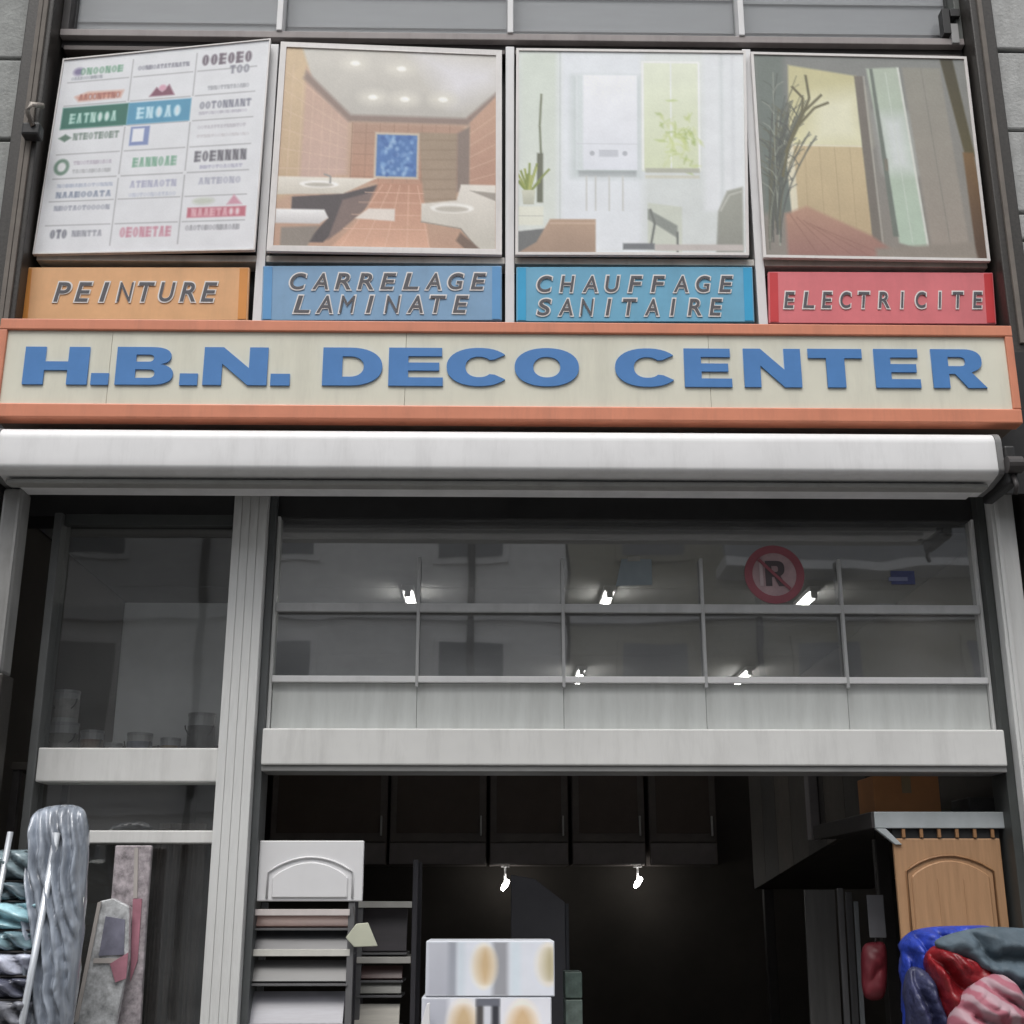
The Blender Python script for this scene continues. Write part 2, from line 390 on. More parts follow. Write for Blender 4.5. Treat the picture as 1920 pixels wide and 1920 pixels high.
# neighbours' stone on both sides ---------------------------------------------------
def stone_wall(name, label, xa, xb, joints, flip):
    t = thing(name, label, 'wall', ((xa+xb)/2, 0.3, 0))
    box('mortar', xa, xb, 0.0, 0.4, 0, 7.5, m_mortar, t, 0)
    zs = sorted(joints)
    for i in range(len(zs)-1):
        n = 2 if i % 2 else 1
        cuts = [xa, xb] if n == 1 else [xa, xa+(xb-xa)*(0.45 if flip else 0.6), xb]
        for a, b in zip(cuts[:-1], cuts[1:]):
            yo = random.uniform(-0.012, 0.004)
            box('stone', a+0.006, b-0.006, -0.07+yo, 0.02, zs[i]+0.007, zs[i+1]-0.007, m_stone2 if flip else m_stone, t, 0.008)
xl_in = X(62, 40, -0.07); xr_in = X(1850, 40, -0.07)
zj = [0.0]
zz = 0.02
k = 0
while zz < 7.3:
    zj.append(zz+0.01); zz += (0.40, 0.13)[k % 2] if k % 3 else 0.40; k += 1
zj.append(7.4)
stone_wall('stone_wall', 'grey stone block wall left of the brand logo board', xl_in-1.6, xl_in, [z for z in zj], False)
stone_wall('stone_wall', 'grey stone block wall right of the doorway picture', xr_in, xr_in+1.6, [z+0.1 if 0 < z < 7 else z for z in zj], True)
# dark pilasters between the stone and the frames
xpl = X(112, 60, 0.0); xpr = X(1806, 60, 0.0)
zsign_top = Z(960, 606, -0.3); zsign_bot = Z(960, 788, -0.3)
zcas_bot = Z(960, 912, -0.3)
pl = box('pilaster', xl_in-0.02, xpl, -0.10, 0.3, 0, zs_top, m_granite, shop, 0.006)
pr = box('pilaster', xpr, xr_in+0.02, -0.10, 0.3, 0, zs_top, m_granite, shop, 0.006)
for xx in (xl_in+0.06, xpl-0.05): box('pilaster_edge', xx-0.012, xx+0.012, -0.112, -0.097, zsign_top+0.02, zs_top-0.01, mat('worn_stone_edge', (112, 106, 100), 0.8, var=0.2), pl, 0.002)
box('pilaster_edge', xpr+0.03, xpr+0.05, -0.112, -0.097, zsign_top+0.02, zs_top-0.01, mat('worn_stone_edge', (112, 106, 100)), pr, 0.002)
xg0, xg1 = X(-14, 1080, -0.2), X(24, 1080, -0.2)
sg = thing('shutter_guide', 'pale grey vertical metal guide left of the dark pilaster under the awning', 'guide', ((xg0+xg1)/2, -0.14, 0))
box('channel', xg0, xg1, -0.2, -0.101, Z(10, 1262, -0.2), Z(10, 915, -0.2), mat('pale_guide_metal', (140, 140, 139), 0.45, dirt=0.3), sg, 0.012)
box('foot_block', xg0-0.05, xg1+0.012, -0.215, -0.101, 0.0, Z(10, 1263, -0.2), m_granite, sg, 0.006)
box('channel_lip', xg1-0.014, xg1-0.004, -0.207, -0.2005, Z(10, 1258, -0.2), Z(10, 918, -0.2), mat('pale_guide_metal', (176, 176, 174)), sg, 0.002)
# rusted bracket on the left pilaster
bp_ = at(68, 215, -0.12)
br = thing('wall_bracket', 'small dark hooked bracket fixed to the left pilaster beside the logo board', 'bracket', (bp_.x, -0.10, bp_.z))
tube('hook', [(bp_.x+0.02, -0.11, bp_.z+0.05), (bp_.x-0.015, -0.15, bp_.z+0.03), (bp_.x-0.02, -0.17, bp_.z-0.02), (bp_.x+0.01, -0.16, bp_.z-0.08)], 0.012, mat('grey_steel', (140, 134, 128), 0.5, metal=0.5), br)
box('clamp', bp_.x-0.04, bp_.x+0.035, -0.16, -0.098, bp_.z-0.12, bp_.z-0.06, m_black, br, 0.01)

# backing wall of the upper floor (dark cavity behind the pictures)
zrow = Z(957, 72, 0.0); zlab = Z(957, 492, 0.0)
box('backing', xpl+0.001, xpr-0.001, 0.09, 0.13, zsign_bot-0.05, zrow-0.01, m_black, shop, 0)
# first-floor windows
mx = [(525, 40), (957, 40), (1389, 40)]
xm = [xpl]+[X(a, b, 0.0) for a, b in mx]+[xpr]
for i in range(4):
    x0, x1 = xm[i]+(0.04 if i == 0 else 0.014), xm[i+1]-(0.04 if i == 3 else 0.014)
    box('window_pane', x0, x1, 0.055, 0.062, zrow+0.03, zs_top-0.1, m_glass_up, shop, 0)
    box('blind', x0, x1, 0.085, 0.09, zrow+0.03, zs_top-0.1, m_blind, shop, 0)
    for q in range(3):
        zz = zrow+0.115+0.16*q+random.uniform(-.02, .02)
        box('blind_fold', x0+0.004, x1-0.004, 0.076, 0.0845, zz, zz+0.016, m_blind, shop, 0.002)
box('sill', xpl+0.002, xpr-0.002, -0.005, 0.12, zrow-0.012, zrow+0.022, mat('weathered_grey_frame', (150, 143, 142), 0.6, var=0.12, dirt=0.3), shop, 0.003)
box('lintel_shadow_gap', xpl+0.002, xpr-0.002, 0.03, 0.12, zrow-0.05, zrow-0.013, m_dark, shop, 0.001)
box('side_frame', xpl+0.001, xpl+0.035, 0.0, 0.12, zrow+0.023, zs_top-0.1, m_dark, shop, 0.003)
box('side_frame', xpr-0.028, xpr-0.001, 0.0, 0.12, zrow+0.023, zs_top-0.1, mat('green_grey_metal', (92, 95, 92), 0.6), shop, 0.003)
box('head', xl_in, xr_in, -0.02, 0.3, zs_top-0.099, zs_top+0.3, m_stone, shop, 0)
for x in xm[1:4]: box('mullion', x-0.013, x+0.013, -0.012, 0.084, zrow+0.0225, zs_top-0.1, m_white, shop, 0.003)
# dark folded bracket at the right end of the windows
cb = thing('blind_catch', 'dark hooked blind catch at the right end of the first floor windows', 'bracket', (X(1785, 80, 0.0), 0.0, zrow+0.022))
pbox('arm', 1768, 16, 1782, 62, -0.02, 0.05, m_black, cb, 0.002)
pbox('arm', 1782, 16, 1800, 30, -0.02, 0.05, m_black, cb, 0.002)
pbox('tab', 1784, 44, 1798, 80, -0.018, 0.03, mat('grey_plastic', (150, 150, 150)), cb, 0.002)
# picture-row mullions (white aluminium, full height down to the sign)
for a, ym in ((492, 0), (955, 0), (1415, 0)):
    x = X(a, 330, 0.0)
xpm = [X(500, 330, 0.0), X(956, 330, 0.0), X(1413, 330, 0.0)]
for x in xpm: box('mullion', x-0.019, x+0.019, -0.012, 0.085, zsign_bot, zrow-0.051, m_white, shop, 0.003)
zrail = (Z(957, 484, 0.0), Z(957, 496, 0.0))
for i in range(4):
    a = ([xpl]+xpm)[i]+0.021; b = (xpm+[xpr])[i]-0.021
    box('rail', a, b, -0.006, 0.085, zrail[1], zrail[0], mat('worn_white_rail', (190, 188, 182), 0.55, dirt=0.3), shop, 0.002)
    box('top_rail', a, b, 0.01, 0.085, zrow-0.075, zrow-0.053, mat('worn_dark_rail', (86, 78, 76), 0.55, dirt=0.3), shop, 0.002)

# ------------------------------------------------------------------ pictures
def corners(pix, Y, d=(0, 0, 0, 0)):
    return [at(x, y, Y+dd) for (x, y), dd in zip(pix, d)]
def picture(name, label, cat, pix, Y, canvas, border=0.018, bmat=None, d=(0, 0, 0, 0)):
    c = corners(pix, Y, d); lo = Vector((sum(q.x for q in c)/4, Y, min(q.z for q in c)))
    t = thing(name, label, cat, lo)
    # backing board with thickness
    bm = bmesh.new(); f_ = [bm.verts.new(q-lo) for q in c]; b_ = [bm.verts.new(q-lo+Vector((0, 0.012, 0))) for q in c]
    bm.faces.new(f_); bm.faces.new(b_[::-1])
    for i in range(4): bm.faces.new((f_[i], b_[i], b_[(i+1) % 4], f_[(i+1) % 4]))
    bm_obj('board', bm, bmat or m_frame, t, lo)
    cc = sum(c, Vector())/4
    inn = []
    for q in c:
        v = q.copy(); v.x += border if q.x < cc.x else -border; v.z += border if q.z < cc.z else -border; v.y -= 0.003; inn.append(v)
    canvas.build('print', inn, m_print, t)
    # raised border strips
    for i in range(4):
        a, b = c[i], c[(i+1) % 4]; ia, ib = inn[i], inn[(i+1) % 4]
        bm = bmesh.new(); o0 = (a+b)/2
        top = [bm.verts.new(q-o0+Vector((0, -0.008, 0))) for q in (a, b, Vector((ib.x, b.y, ib.z)), Vector((ia.x, a.y, ia.z)))]
        bot = [bm.verts.new(v.co+Vector((0, 0.0075, 0))) for v in top]
        bm.faces.new(top); bm.faces.new(bot[::-1])
        for k in range(4): bm.faces.new((top[k], bot[k], bot[(k+1) % 4], top[(k+1) % 4]))
        bm_obj('border', bm, bmat or m_frame, t, o0)
    return t, inn

# 1: brand board --------------------------------------------------------------------
P1 = [(119, 112), (508, 74), (478, 470), (62, 478)]
cv = Canvas(250, 250, (224, 226, 230)); cv.sat = 0.95; cv.lift = 4
def scribble(u0, v0, u1, v1, c, n, wt=0.24):
    """A wordmark too small to read: a run of letter-sized soft strokes."""
    rnd = random.Random(int(u0*1000+v0*777)); w_ = (u1-u0)/n; h_ = v1-v0; sf = 0.012; c = tuple(v*0.94+10 for v in c)
    for i in range(n):
        a = u0+i*w_; e = a+w_*0.74; k = rnd.randrange(6); t_ = max(0.0035, w_*wt); hb = max(0.004, h_*0.2)
        if k in (0, 3): 
            cv.ell((a+e)/2, (v0+v1)/2, (e-a)/2, h_/2, c, sf); cv.ell((a+e)/2, (v0+v1)/2, (e-a)/2-t_, h_/2-hb, (224, 226, 230), sf)
        elif k == 1: cv.rect(a, v0, a+t_, v1, c, sf); cv.poly([(a, v0), (a+t_, v0), (e, v1), (e-t_, v1)], c, sf); cv.rect(e-t_, v0, e, v1, c, sf)
        elif k == 2: cv.rect(a, v0, a+t_, v1, c, sf); cv.rect(a, v0, e, v0+hb, c, sf); cv.rect(a, v1-hb, e, v1, c, sf); cv.rect(a, (v0+v1-hb)/2, e, (v0+v1+hb)/2, c, sf)
        elif k == 4: cv.poly([(a, v1), (a+t_, v1), ((a+e)/2+t_/2, v0), ((a+e)/2-t_/2, v0)], c, sf); cv.poly([(e-t_, v1), (e, v1), ((a+e)/2+t_/2, v0), ((a+e)/2-t_/2, v0)], c, sf)
        else: cv.rect(a+w_*0.25, v0, a+w_*0.25+t_, v1, c, sf); cv.rect(a, v0, e, v0+hb, c, sf)
rule = (176, 176, 180)
for v in (0.125, 0.25, 0.375, 0.505, 0.63, 0.745, 0.865):
    for u0, u1 in ((0.03, 0.33), (0.35, 0.64), (0.66, 0.95)): cv.rect(u0, v-0.003, u1, v+0.003, rule, .006)
for u in (0.34, 0.65):
    for v0, v1 in ((0.03, 0.25), (0.38, 0.62), (0.64, 0.97)): cv.rect(u-0.003, v0, u+0.003, v1, rule, .006)
cv.ell(.08, .07, .025, .02, (120, 110, 150), .02)
scribble(.09, .055, .30, .088, (96, 152, 120), 7); scribble(.05, .10, .20, .112, (150, 155, 165), 11)
scribble(.37, .072, .62, .09, (120, 120, 136), 14)
scribble(.68, .045, .93, .098, (92, 78, 92), 6, .34); scribble(.82, .112, .92, .15, (110, 110, 126), 3)
cv.poly([(.08, .205), (.14, .185), (.31, .19), (.30, .225), (.10, .23)], (206, 150, 130), .02); scribble(.10, .197, .30, .224, (160, 90, 80), 9)
cv.poly([(.44, .235), (.47, .19), (.50, .215), (.53, .18), (.56, .235)], (126, 70, 92), .012); cv.ell(.50, .195, .018, .016, (214, 160, 180), .012); scribble(.72, .208, .92, .224, (160, 162, 170), 13)
cv.rect(.03, .26, .345, .372, (28, 104, 88), .01); scribble(.07, .295, .30, .345, (190, 225, 215), 7, .3)
cv.rect(.345, .26, .645, .372, (74, 148, 184), .01); scribble(.39, .288, .61, .345, (196, 232, 246), 5, .3)
scribble(.69, .285, .94, .318, (112, 114, 132), 9); scribble(.69, .335, .92, .345, (186, 184, 196), 16)
cv.poly([(.03, .42), (.06, .40), (.09, .42), (.06, .44)], (90, 120, 104), .01); scribble(.10, .40, .32, .432, (104, 124, 114), 9)
cv.rect(.37, .385, .46, .48, (126, 142, 190), .008); cv.rect(.38, .395, .435, .462, (234, 236, 242), .008)
scribble(.69, .405, .92, .417, (190, 188, 196), 15); scribble(.69, .45, .94, .46, (200, 198, 202), 15)
cv.ell(.065, .57, .036, .042, (112, 142, 126), .01); cv.ell(.065, .57, .02, .024, (226, 228, 230), .01); scribble(.12, .545, .30, .56, (186, 178, 192), 12); scribble(.12, .588, .30, .603, (176, 178, 182), 12)
scribble(.40, .545, .61, .588, (112, 166, 138), 7, .3)
scribble(.69, .53, .94, .578, (94, 92, 102), 7, .3); scribble(.72, .60, .92, .613, (176, 176, 196), 11)
scribble(.06, .66, .32, .674, (176, 184, 202), 13); scribble(.06, .70, .32, .726, (120, 132, 156), 9)
scribble(.40, .66, .62, .69, (164, 166, 192), 8); scribble(.40, .72, .62, .735, (190, 196, 212), 13)
scribble(.72, .66, .92, .688, (166, 168, 186), 7)
cv.rect(.68, .80, .95, .847, (192, 104, 120), .01); scribble(.70, .807, .93, .84, (230, 180, 190), 8, .3)
cv.poly([(.86, .79), (.89, .745), (.93, .79)], (204, 146, 164), .012); cv.ell(.75, .77, .05, .016, (196, 202, 190), .02); scribble(.68, .885, .93, .905, (146, 146, 154), 14)
scribble(.06, .77, .32, .79, (146, 150, 166), 12); scribble(.06, .888, .14, .928, (96, 98, 112), 3, .34); scribble(.16, .895, .30, .92, (140, 142, 154), 6)
scribble(.38, .885, .62, .93, (202, 132, 152), 8, .28)
cv.grain(5, 9)
t1, in1 = picture('logo_board', 'white board printed with rows of brand logos, tilted in its frame', 'board', P1, -0.03, cv, 0.006, d=(0.012, -0.012, -0.012, 0.012))

# 2: tiled bathroom picture ---------------------------------------------------------
def line(u0, v0, u1, v1, w_, c, soft=.006, alpha=1.0):
    dx, dy = u1-u0, v1-v0; L = math.hypot(dx, dy); nx_, ny_ = -dy/L*w_/2, dx/L*w_/2
    cv.poly([(u0+nx_, v0+ny_), (u1+nx_, v1+ny_), (u1-nx_, v1-ny_), (u0-nx_, v0-ny_)], c, soft, alpha=alpha)
def curve(pts, w_, c, soft=.006, alpha=1.0):
    for a, b in zip(pts[:-1], pts[1:]): line(a[0], a[1], b[0], b[1], w_, c, soft, alpha)
cv = Canvas(210, 190, (196, 158, 132)); cv.sat = 0.9
cv.rect(0, 0, 1, 1, (210, 182, 154), col2=(192, 152, 128))
cv.poly([(0, 0), (.16, .0), (.16, .7), (0, .78)], (216, 188, 148), .03, (200, 170, 136))
cv.poly([(.10, .1), (.31, .34), (.31, .64), (.10, .68)], (204, 168, 146), .02, (206, 172, 158))
for k in range(6): line(.0, .12+.1*k, .31, .36+.052*k, .004, (226, 198, 174), .008, .5)
for u in (.04, .09, .14, .19, .23, .265): line(u, .05+u, u, .7, .0035, (226, 198, 174), .008, .45)
cv.poly([(.06, -.05), (1.05, -.05), (1.05, .18), (.84, .36), (.32, .36), (.13, .16)], (214, 210, 200), .015, (190, 186, 178))
cv.poly([(.62, .0), (1.0, .06), (1.0, .16), (.80, .26)], (224, 222, 226), .14)
for u, v in ((.33, .07), (.55, .09), (.42, .245), (.57, .25), (.75, .245)): cv.ell(u, v, .06, .03, (226, 222, 210), .06); cv.ell(u, v, .022, .013, (255, 254, 246), .012)
cv.poly([(.10, .12), (.32, .34), (.86, .34), (1.0, .20), (1.0, .23), (.87, .375), (.31, .375), (.09, .16)], (146, 124, 114), .02)
cv.poly([(.33, .38), (.85, .38), (.85, .68), (.33, .68)], (182, 144, 122), .02, (192, 142, 116))
for k in range(8): line(.33+.065*k, .38, .33+.065*k, .68, .003, (150, 112, 92), .006, .6)
for k in range(5): line(.33, .43+.055*k, .85, .43+.055*k, .003, (150, 112, 92), .006, .6)
cv.poly([(.64, .42), (.82, .42), (.82, .80), (.67, .80)], (160, 138, 114), .012, (170, 146, 124))
for k in range(7): line(.65, .46+.05*k, .82, .455+.05*k, .006, (140, 118, 96), .01, .6)
cv.poly([(.82, .42), (.88, .38), (.88, .70), (.82, .72)], (136, 118, 108), .015)
cv.poly([(.88, .36), (1, .22), (1, .68), (.88, .70)], (202, 160, 134), .012, (186, 140, 118))
for k in range(5): line(.88, .42+.06*k, 1., .32+.075*k, .004, (222, 186, 160), .006, .6)
cv.rect(.437, .425, .643, .66, (206, 190, 170), .008); cv.rect(.447, .437, .633, .648, (66, 116, 186), .008)
rb = random.Random(8)
for q_ in range(110): cv.ell(rb.uniform(.455, .625), rb.uniform(.445, .64), .008, .010, rb.choice([(120, 166, 218), (46, 92, 170), (92, 140, 202), (170, 204, 236)]), .012, alpha=.6)
cv.poly([(.0, .66), (.45, .66), (.30, .74), (.0, .75)], (236, 230, 218), .008, (208, 202, 188))
cv.ell(.19, .695, .09, .018, (250, 248, 244), .01); cv.ell(.19, .698, .065, .010, (190, 184, 172), .01); curve([(.24, .69), (.24, .655), (.21, .645)], .008, (150, 148, 146))
cv.poly([(.07, .76), (.30, .74), (.46, .69), (.46, .75), (.40, .80), (.22, .98), (.14, .98), (.24, .86), (.07, .84)], (80, 72, 74), .008)
cv.poly([(.30, .77), (.46, .72), (.46, .76), (.30, .92), (.24, .97)], (126, 106, 100), .01)
cv.poly([(.0, .82), (.22, .82), (.24, .86), (.20, .89), (.0, .89)], (246, 246, 246), .008, (206, 204, 204))
cv.poly([(.03, .91), (.2, .90), (.15, 1.), (.03, 1.)], (142, 132, 122), .012)
cv.poly([(.46, .68), (.66, .68), (.70, 1.0), (.26, 1.0), (.40, .84)], (192, 138, 112), .015, (222, 172, 144))
for k in range(5): line(.48+.04*k, .69, .30+.10*k, 1.0, .004, (232, 190, 164), .006, .7)
for v in (.73, .78, .84, .91): line(.40-(v-.73)*.5, v, .67+(v-.73)*.1, v, .004, (232, 190, 164), .006, .7)
cv.poly([(.36, .86), (.42, .81), (.54, .81), (.54, .87)], (232, 222, 212), .008)
cv.poly([(.66, .78), (.82, .76), (.84, .68), (1.0, .68), (1.0, 1.0), (.92, 1.0), (.84, .90), (.66, .87)], (232, 226, 216), .008, (198, 194, 182))
cv.ell(.80, .80, .10, .025, (248, 246, 240), .012); cv.ell(.80, .805, .075, .015, (196, 190, 178), .012)
cv.poly([(.88, .71), (1.0, .72), (1.0, .76)], (160, 152, 142), .008); line(.66, .87, .84, .90, .006, (160, 150, 138)); line(.84, .90, .92, 1.0, .006, (150, 140, 128))
cv.poly([(.84, .92), (.93, 1.0), (.86, 1.0), (.82, .96)], (120, 98, 84), .012)
cv.grain(8, 1)
picture('bathroom_picture', 'framed picture of an orange tiled bathroom with a blue panel', 'picture', [(527, 80), (941, 96), (941, 479), (500, 472)], -0.03, cv, 0.026, d=(-0.012, 0.012, 0.012, -0.012))

# 3: white boiler picture -----------------------------------------------------------
cv = Canvas(210, 190, (216, 222, 224)); cv.sat = 1.0; cv.lift = 12
cv.rect(0, 0, 1, 1, (222, 227, 226), col2=(208, 214, 213))
cv.rect(0, 0, .18, .9, (206, 215, 204), .05, (214, 220, 214)); cv.rect(.18, 0, .55, 1, (224, 229, 234), .05)
line(.183, 0, .183, .86, .004, (190, 198, 196), .008)
cv.rect(.238, .13, .535, .635, (194, 204, 204), .05); cv.rect(.255, .12, .525, .60, (238, 240, 245), .008, (224, 228, 236)); cv.rect(.255, .12, .285, .60, (212, 220, 222), .012)
line(.255, .47, .525, .47, .004, (204, 208, 214)); cv.rect(.355, .50, .44, .535, (196, 200, 208), .006); cv.ell(.47, .518, .011, .012, (176, 180, 188), .006); cv.ell(.325, .518, .011, .012, (176, 180, 188), .006)
cv.rect(.265, .605, .52, .635, (150, 158, 160), .01, (190, 196, 198))
for u in (.30, .34, .40, .46): line(u, .63, u, .80, .007, (198, 200, 198), .006)
cv.rect(.55, .05, .80, .60, (226, 232, 212), .02, (212, 220, 188)); line(.55, .05, .80, .05, .008, (240, 242, 242)); line(.55, .05, .55, .6, .008, (240, 242, 242)); line(.675, .05, .675, .6, .006, (236, 240, 236)); line(.80, .05, .80, .6, .008, (240, 242, 242))
rg_ = random.Random(5)
for k in range(70):
    u = .70+rg_.gauss(0, .045); v = .44+rg_.gauss(0, .07); a = rg_.uniform(0, PI); r_ = rg_.uniform(.012, .03)
    cv.poly([(u-r_*math.cos(a), v-r_*math.sin(a)), (u+.006, v-.006), (u+r_*math.cos(a), v+r_*math.sin(a)), (u-.006, v+.006)], rg_.choice([(168, 188, 96), (190, 204, 128), (204, 214, 156), (150, 172, 88)]), .012, alpha=.6)
cv.rect(.56, .59, .80, .612, (176, 178, 164), .008); cv.rect(.56, .625, .80, .64, (206, 206, 192), .008)
cv.rect(.82, 0, 1, .8, (224, 228, 231), .03); line(.90, 0, .90, .8, .012, (206, 212, 214), .02); line(.95, 0, .95, .8, .01, (212, 216, 220), .02)
curve([(.095, .76), (.10, .55), (.093, .38), (.10, .22)], .010, (120, 126, 104)); cv.rect(.082, .52, .108, .76, (98, 102, 84), .008)
for k in range(16):
    u0 = .045; a = rg_.uniform(-2.4, -.7); r_ = rg_.uniform(.07, .16)
    curve([(u0, .72), (u0+.5*r_*math.cos(a), .72+.6*r_*math.sin(a)), (u0+r_*math.cos(a)*.9, .72+r_*math.sin(a))], .009, rg_.choice([(150, 160, 76), (172, 180, 104), (128, 142, 68)]))
cv.poly([(.015, .70), (.075, .70), (.068, .77), (.022, .77)], (206, 208, 190), .006, (176, 178, 160))
cv.rect(.0, .78, .11, .87, (222, 224, 210), .01); line(0, .825, .11, .825, .004, (190, 192, 180))
cv.poly([(0, .90), (.16, .88), (.14, .97), (0, 1)], (104, 106, 106), .008); cv.poly([(.14, .84), (.34, .84), (.34, 1), (.0, 1), (.08, .95)], (180, 152, 130), .008, (156, 132, 114)); line(.14, .86, .34, .86, .005, (206, 182, 160))
cv.poly([(.57, .76), (.72, .78), (.72, 1), (.57, .98)], (200, 206, 194), .01); cv.poly([(.57, .79), (.70, .87), (.70, .93), (.57, .84)], (136, 142, 136), .01); curve([(.58, .98), (.60, .86), (.58, .79)], .01, (110, 114, 110)); line(.70, .9, .70, 1., .01, (110, 114, 110))
cv.poly([(.88, .80), (.92, .70), (.99, .68), (.99, 1), (.87, 1)], (158, 160, 150), .012, (138, 140, 132)); curve([(.89, .80), (.93, .72), (.99, .70)], .008, (184, 186, 178)); cv.rect(.46, .955, .60, .985, (110, 114, 118), .008)
cv.rect(.6, .96, .99, .99, (188, 182, 178), .008)
cv.grain(6, 2)
picture('boiler_picture', 'framed picture of a white wall boiler in a pale room', 'picture', [(968, 92), (1398, 97), (1404, 480), (966, 479)], -0.03, cv, 0.012)

# 4: lit doorway picture ------------------------------------------------------------
cv = Canvas(210, 190, (132, 134, 126)); cv.sat = 1.0; cv.lift = 10
cv.rect(0, 0, 1, 1, (128, 130, 127), col2=(136, 130, 122))
cv.poly([(.0, 0), (.14, 0), (.14, .8), (0, .8)], (108, 117, 111), .04)
cv.poly([(.16, .05), (.48, .1), (.50, .46), (.14, .46)], (196, 190, 146), .012, (216, 212, 170)); cv.poly([(.26, .22), (.48, .18), (.49, .44), (.24, .46)], (226, 224, 196), .12)
cv.poly([(.15, .46), (.50, .46), (.49, .92), (.14, .80)], (200, 182, 144), .01, (184, 164, 130))
for k in range(4): line(.21+.07*k, .46, .205+.072*k, .83+.025*k, .003, (172, 152, 118), .006, .8)
cv.poly([(.12, .44), (.16, .44), (.16, .82), (.13, .82)], (220, 214, 190), .008); line(.15, .46, .50, .46, .008, (226, 220, 196))
cv.poly([(.47, .1), (.51, .1), (.53, .94), (.49, .92)], (114, 108, 100), .008); line(.515, .1, .535, .94, .006, (170, 166, 156))
cv.poly([(.53, .06), (.68, .05), (.74, .97), (.61, .93)], (176, 187, 171), .012, (176, 196, 178))
cv.poly([(.57, .3), (.69, .3), (.71, .58), (.59, .58)], (208, 214, 212), .09); cv.poly([(.545, .06), (.56, .06), (.61, .9), (.585, .9)], (106, 114, 106), .008); line(.68, .05, .74, .97, .010, (210, 214, 206)); line(.62, .08, .67, .93, .004, (206, 214, 206), .006, .7)
cv.rect(.575, .52, .592, .58, (120, 116, 104), .006)
cv.poly([(.70, .05), (.88, .05), (.93, 1), (.76, 1)], (142, 140, 130), .012, (152, 142, 132)); line(.79, .05, .845, 1, .004, (126, 124, 116), .006)
cv.poly([(.885, 0), (.945, 0), (1.0, .5), (.955, .5)], (60, 54, 32), .01, (84, 76, 44)); cv.poly([(.945, .48), (.995, .48), (1.02, 1.02), (.955, 1.02)], (118, 88, 50), .01, (74, 52, 38))
cv.poly([(.10, .80), (.2, .76), (.49, .90), (.58, .97), (.56, 1), (.10, 1)], (180, 142, 120), .02, (150, 110, 102))
for k in range(5): line(.12+.03*k, .80+.015*k, .24+.08*k, 1.0, .004, (140, 100, 88), .006, .7)
cv.poly([(.5, .96), (.94, .92), (.96, 1), (.5, 1)], (140, 132, 122), .02)
r4 = random.Random(4)
for i in range(30):     # dry branches
    u0 = .015+r4.random()*.06; v0 = .78+r4.random()*.2; le = r4.uniform(.4, .75); be = r4.uniform(.02, .20); c_ = r4.choice([(88, 92, 82), (158, 164, 150), (104, 102, 82), (80, 84, 80)])
    pts = [(u0+be*(k/7)**1.8, v0-le*(k/7)) for k in range(8)]
    curve(pts, r4.uniform(.004, .008), c_, .006, .75)
    for k in (3, 4, 5, 6):
        s_ = r4.choice((-1, 1)); curve([pts[k], (pts[k][0]+s_*.02, pts[k][1]-.04), (pts[k][0]+s_*.05, pts[k][1]-.06)], .0045, c_, .006, .7)
for pts in (((.10, .62), (.14, .45), (.21, .30), (.31, .20)), ((.12, .5), (.19, .36), (.25, .22), (.24, .1)), ((.19, .36), (.27, .27), (.34, .24)), ((.21, .3), (.22, .22), (.17, .16))): curve(list(pts), .012, (106, 102, 76), .006)
cv.grain(7, 3)
picture('doorway_picture', 'framed picture of a lit doorway beside dry branches', 'picture', [(1407, 99), (1811, 108), (1856, 491), (1431, 484)], -0.03, cv, 0.012)

# ------------------------------------------------------------------ trade labels
def label_board(label, pix, rgb, edge, lines):
    Y = -0.02; c = [at(x, y, Y) for x, y in pix]; lo = Vector((sum(q.x for q in c)/4, Y, min(q.z for q in c)))
    t = thing('trade_label', label, 'label', lo, 'trade labels above the shop sign')
    slab('panel', [(q.x, q.z) for q in c], Y, Y+0.02, mat('panel_'+label.split()[0], rgb, 0.4, var=0.07, scale=7, dirt=0.12), t, 0.003)
    m2 = mat('edge_'+label.split()[0], edge, 0.4, var=0.05)
    for k, (a, b) in enumerate(((c[0], c[3]), (c[1], c[2]))):
        s_ = 1 if k == 0 else -1
        slab('edge_band', [(a.x+s_*0.006, a.z-0.006), (a.x+s_*0.04, a.z-0.006), (b.x+s_*0.04, b.z+0.006), (b.x+s_*0.006, b.z+0.006)], Y-0.002, Y+0.01, m2, t, 0)
    for txt, x0, x1, y0, y1 in lines:
        n = len(txt); p = (x1-x0)/n
        for i, ch in enumerate(txt):
            wd = 0.30 if ch == 'I' else 0.66
            cx = x0+p*(i+0.5); yy0 = y0; 
            for mm, ex, yo, nm in ((m_halo, 2.6, -0.0022, 'letter_outline'), (m_letter, 0.0, -0.0034, 'letter')):
                a = at(cx-p*wd/2-ex, yy0-ex, Y); b = at(cx+p*wd/2+ex, y1+ex, Y)
                place_char(font_char(ch, (0.0 if ch in 'MN' else 0.04) if ex else (0.0 if ch in 'MN' else 0.012), 0.18), a.x, b.x, b.z, a.z, Y+yo, 0.002, mm, t, nm)
    return t
label_board('orange label board reading PEINTURE below the logo board', [(42, 501), (468, 501), (464, 601), (33, 601)], (222, 172, 124), (212, 142, 66), [('PEINTURE', 98, 412, 530, 566)])
label_board('blue label board reading CARRELAGE LAMINATE below the bathroom picture', [(493, 498), (941, 498), (941, 601), (490, 601)], (126, 164, 198), (92, 152, 204), [('CARRELAGE', 538, 918, 513, 543), ('LAMINATE', 545, 885, 555, 587)])
label_board('cyan label board reading CHAUFFAGE SANITAIRE below the boiler picture', [(968, 500), (1411, 500), (1415, 604), (968, 603)], (106, 170, 202), (48, 162, 210), [('CHAUFFAGE', 1000, 1382, 518, 548), ('SANITAIRE', 1000, 1362, 561, 592)])
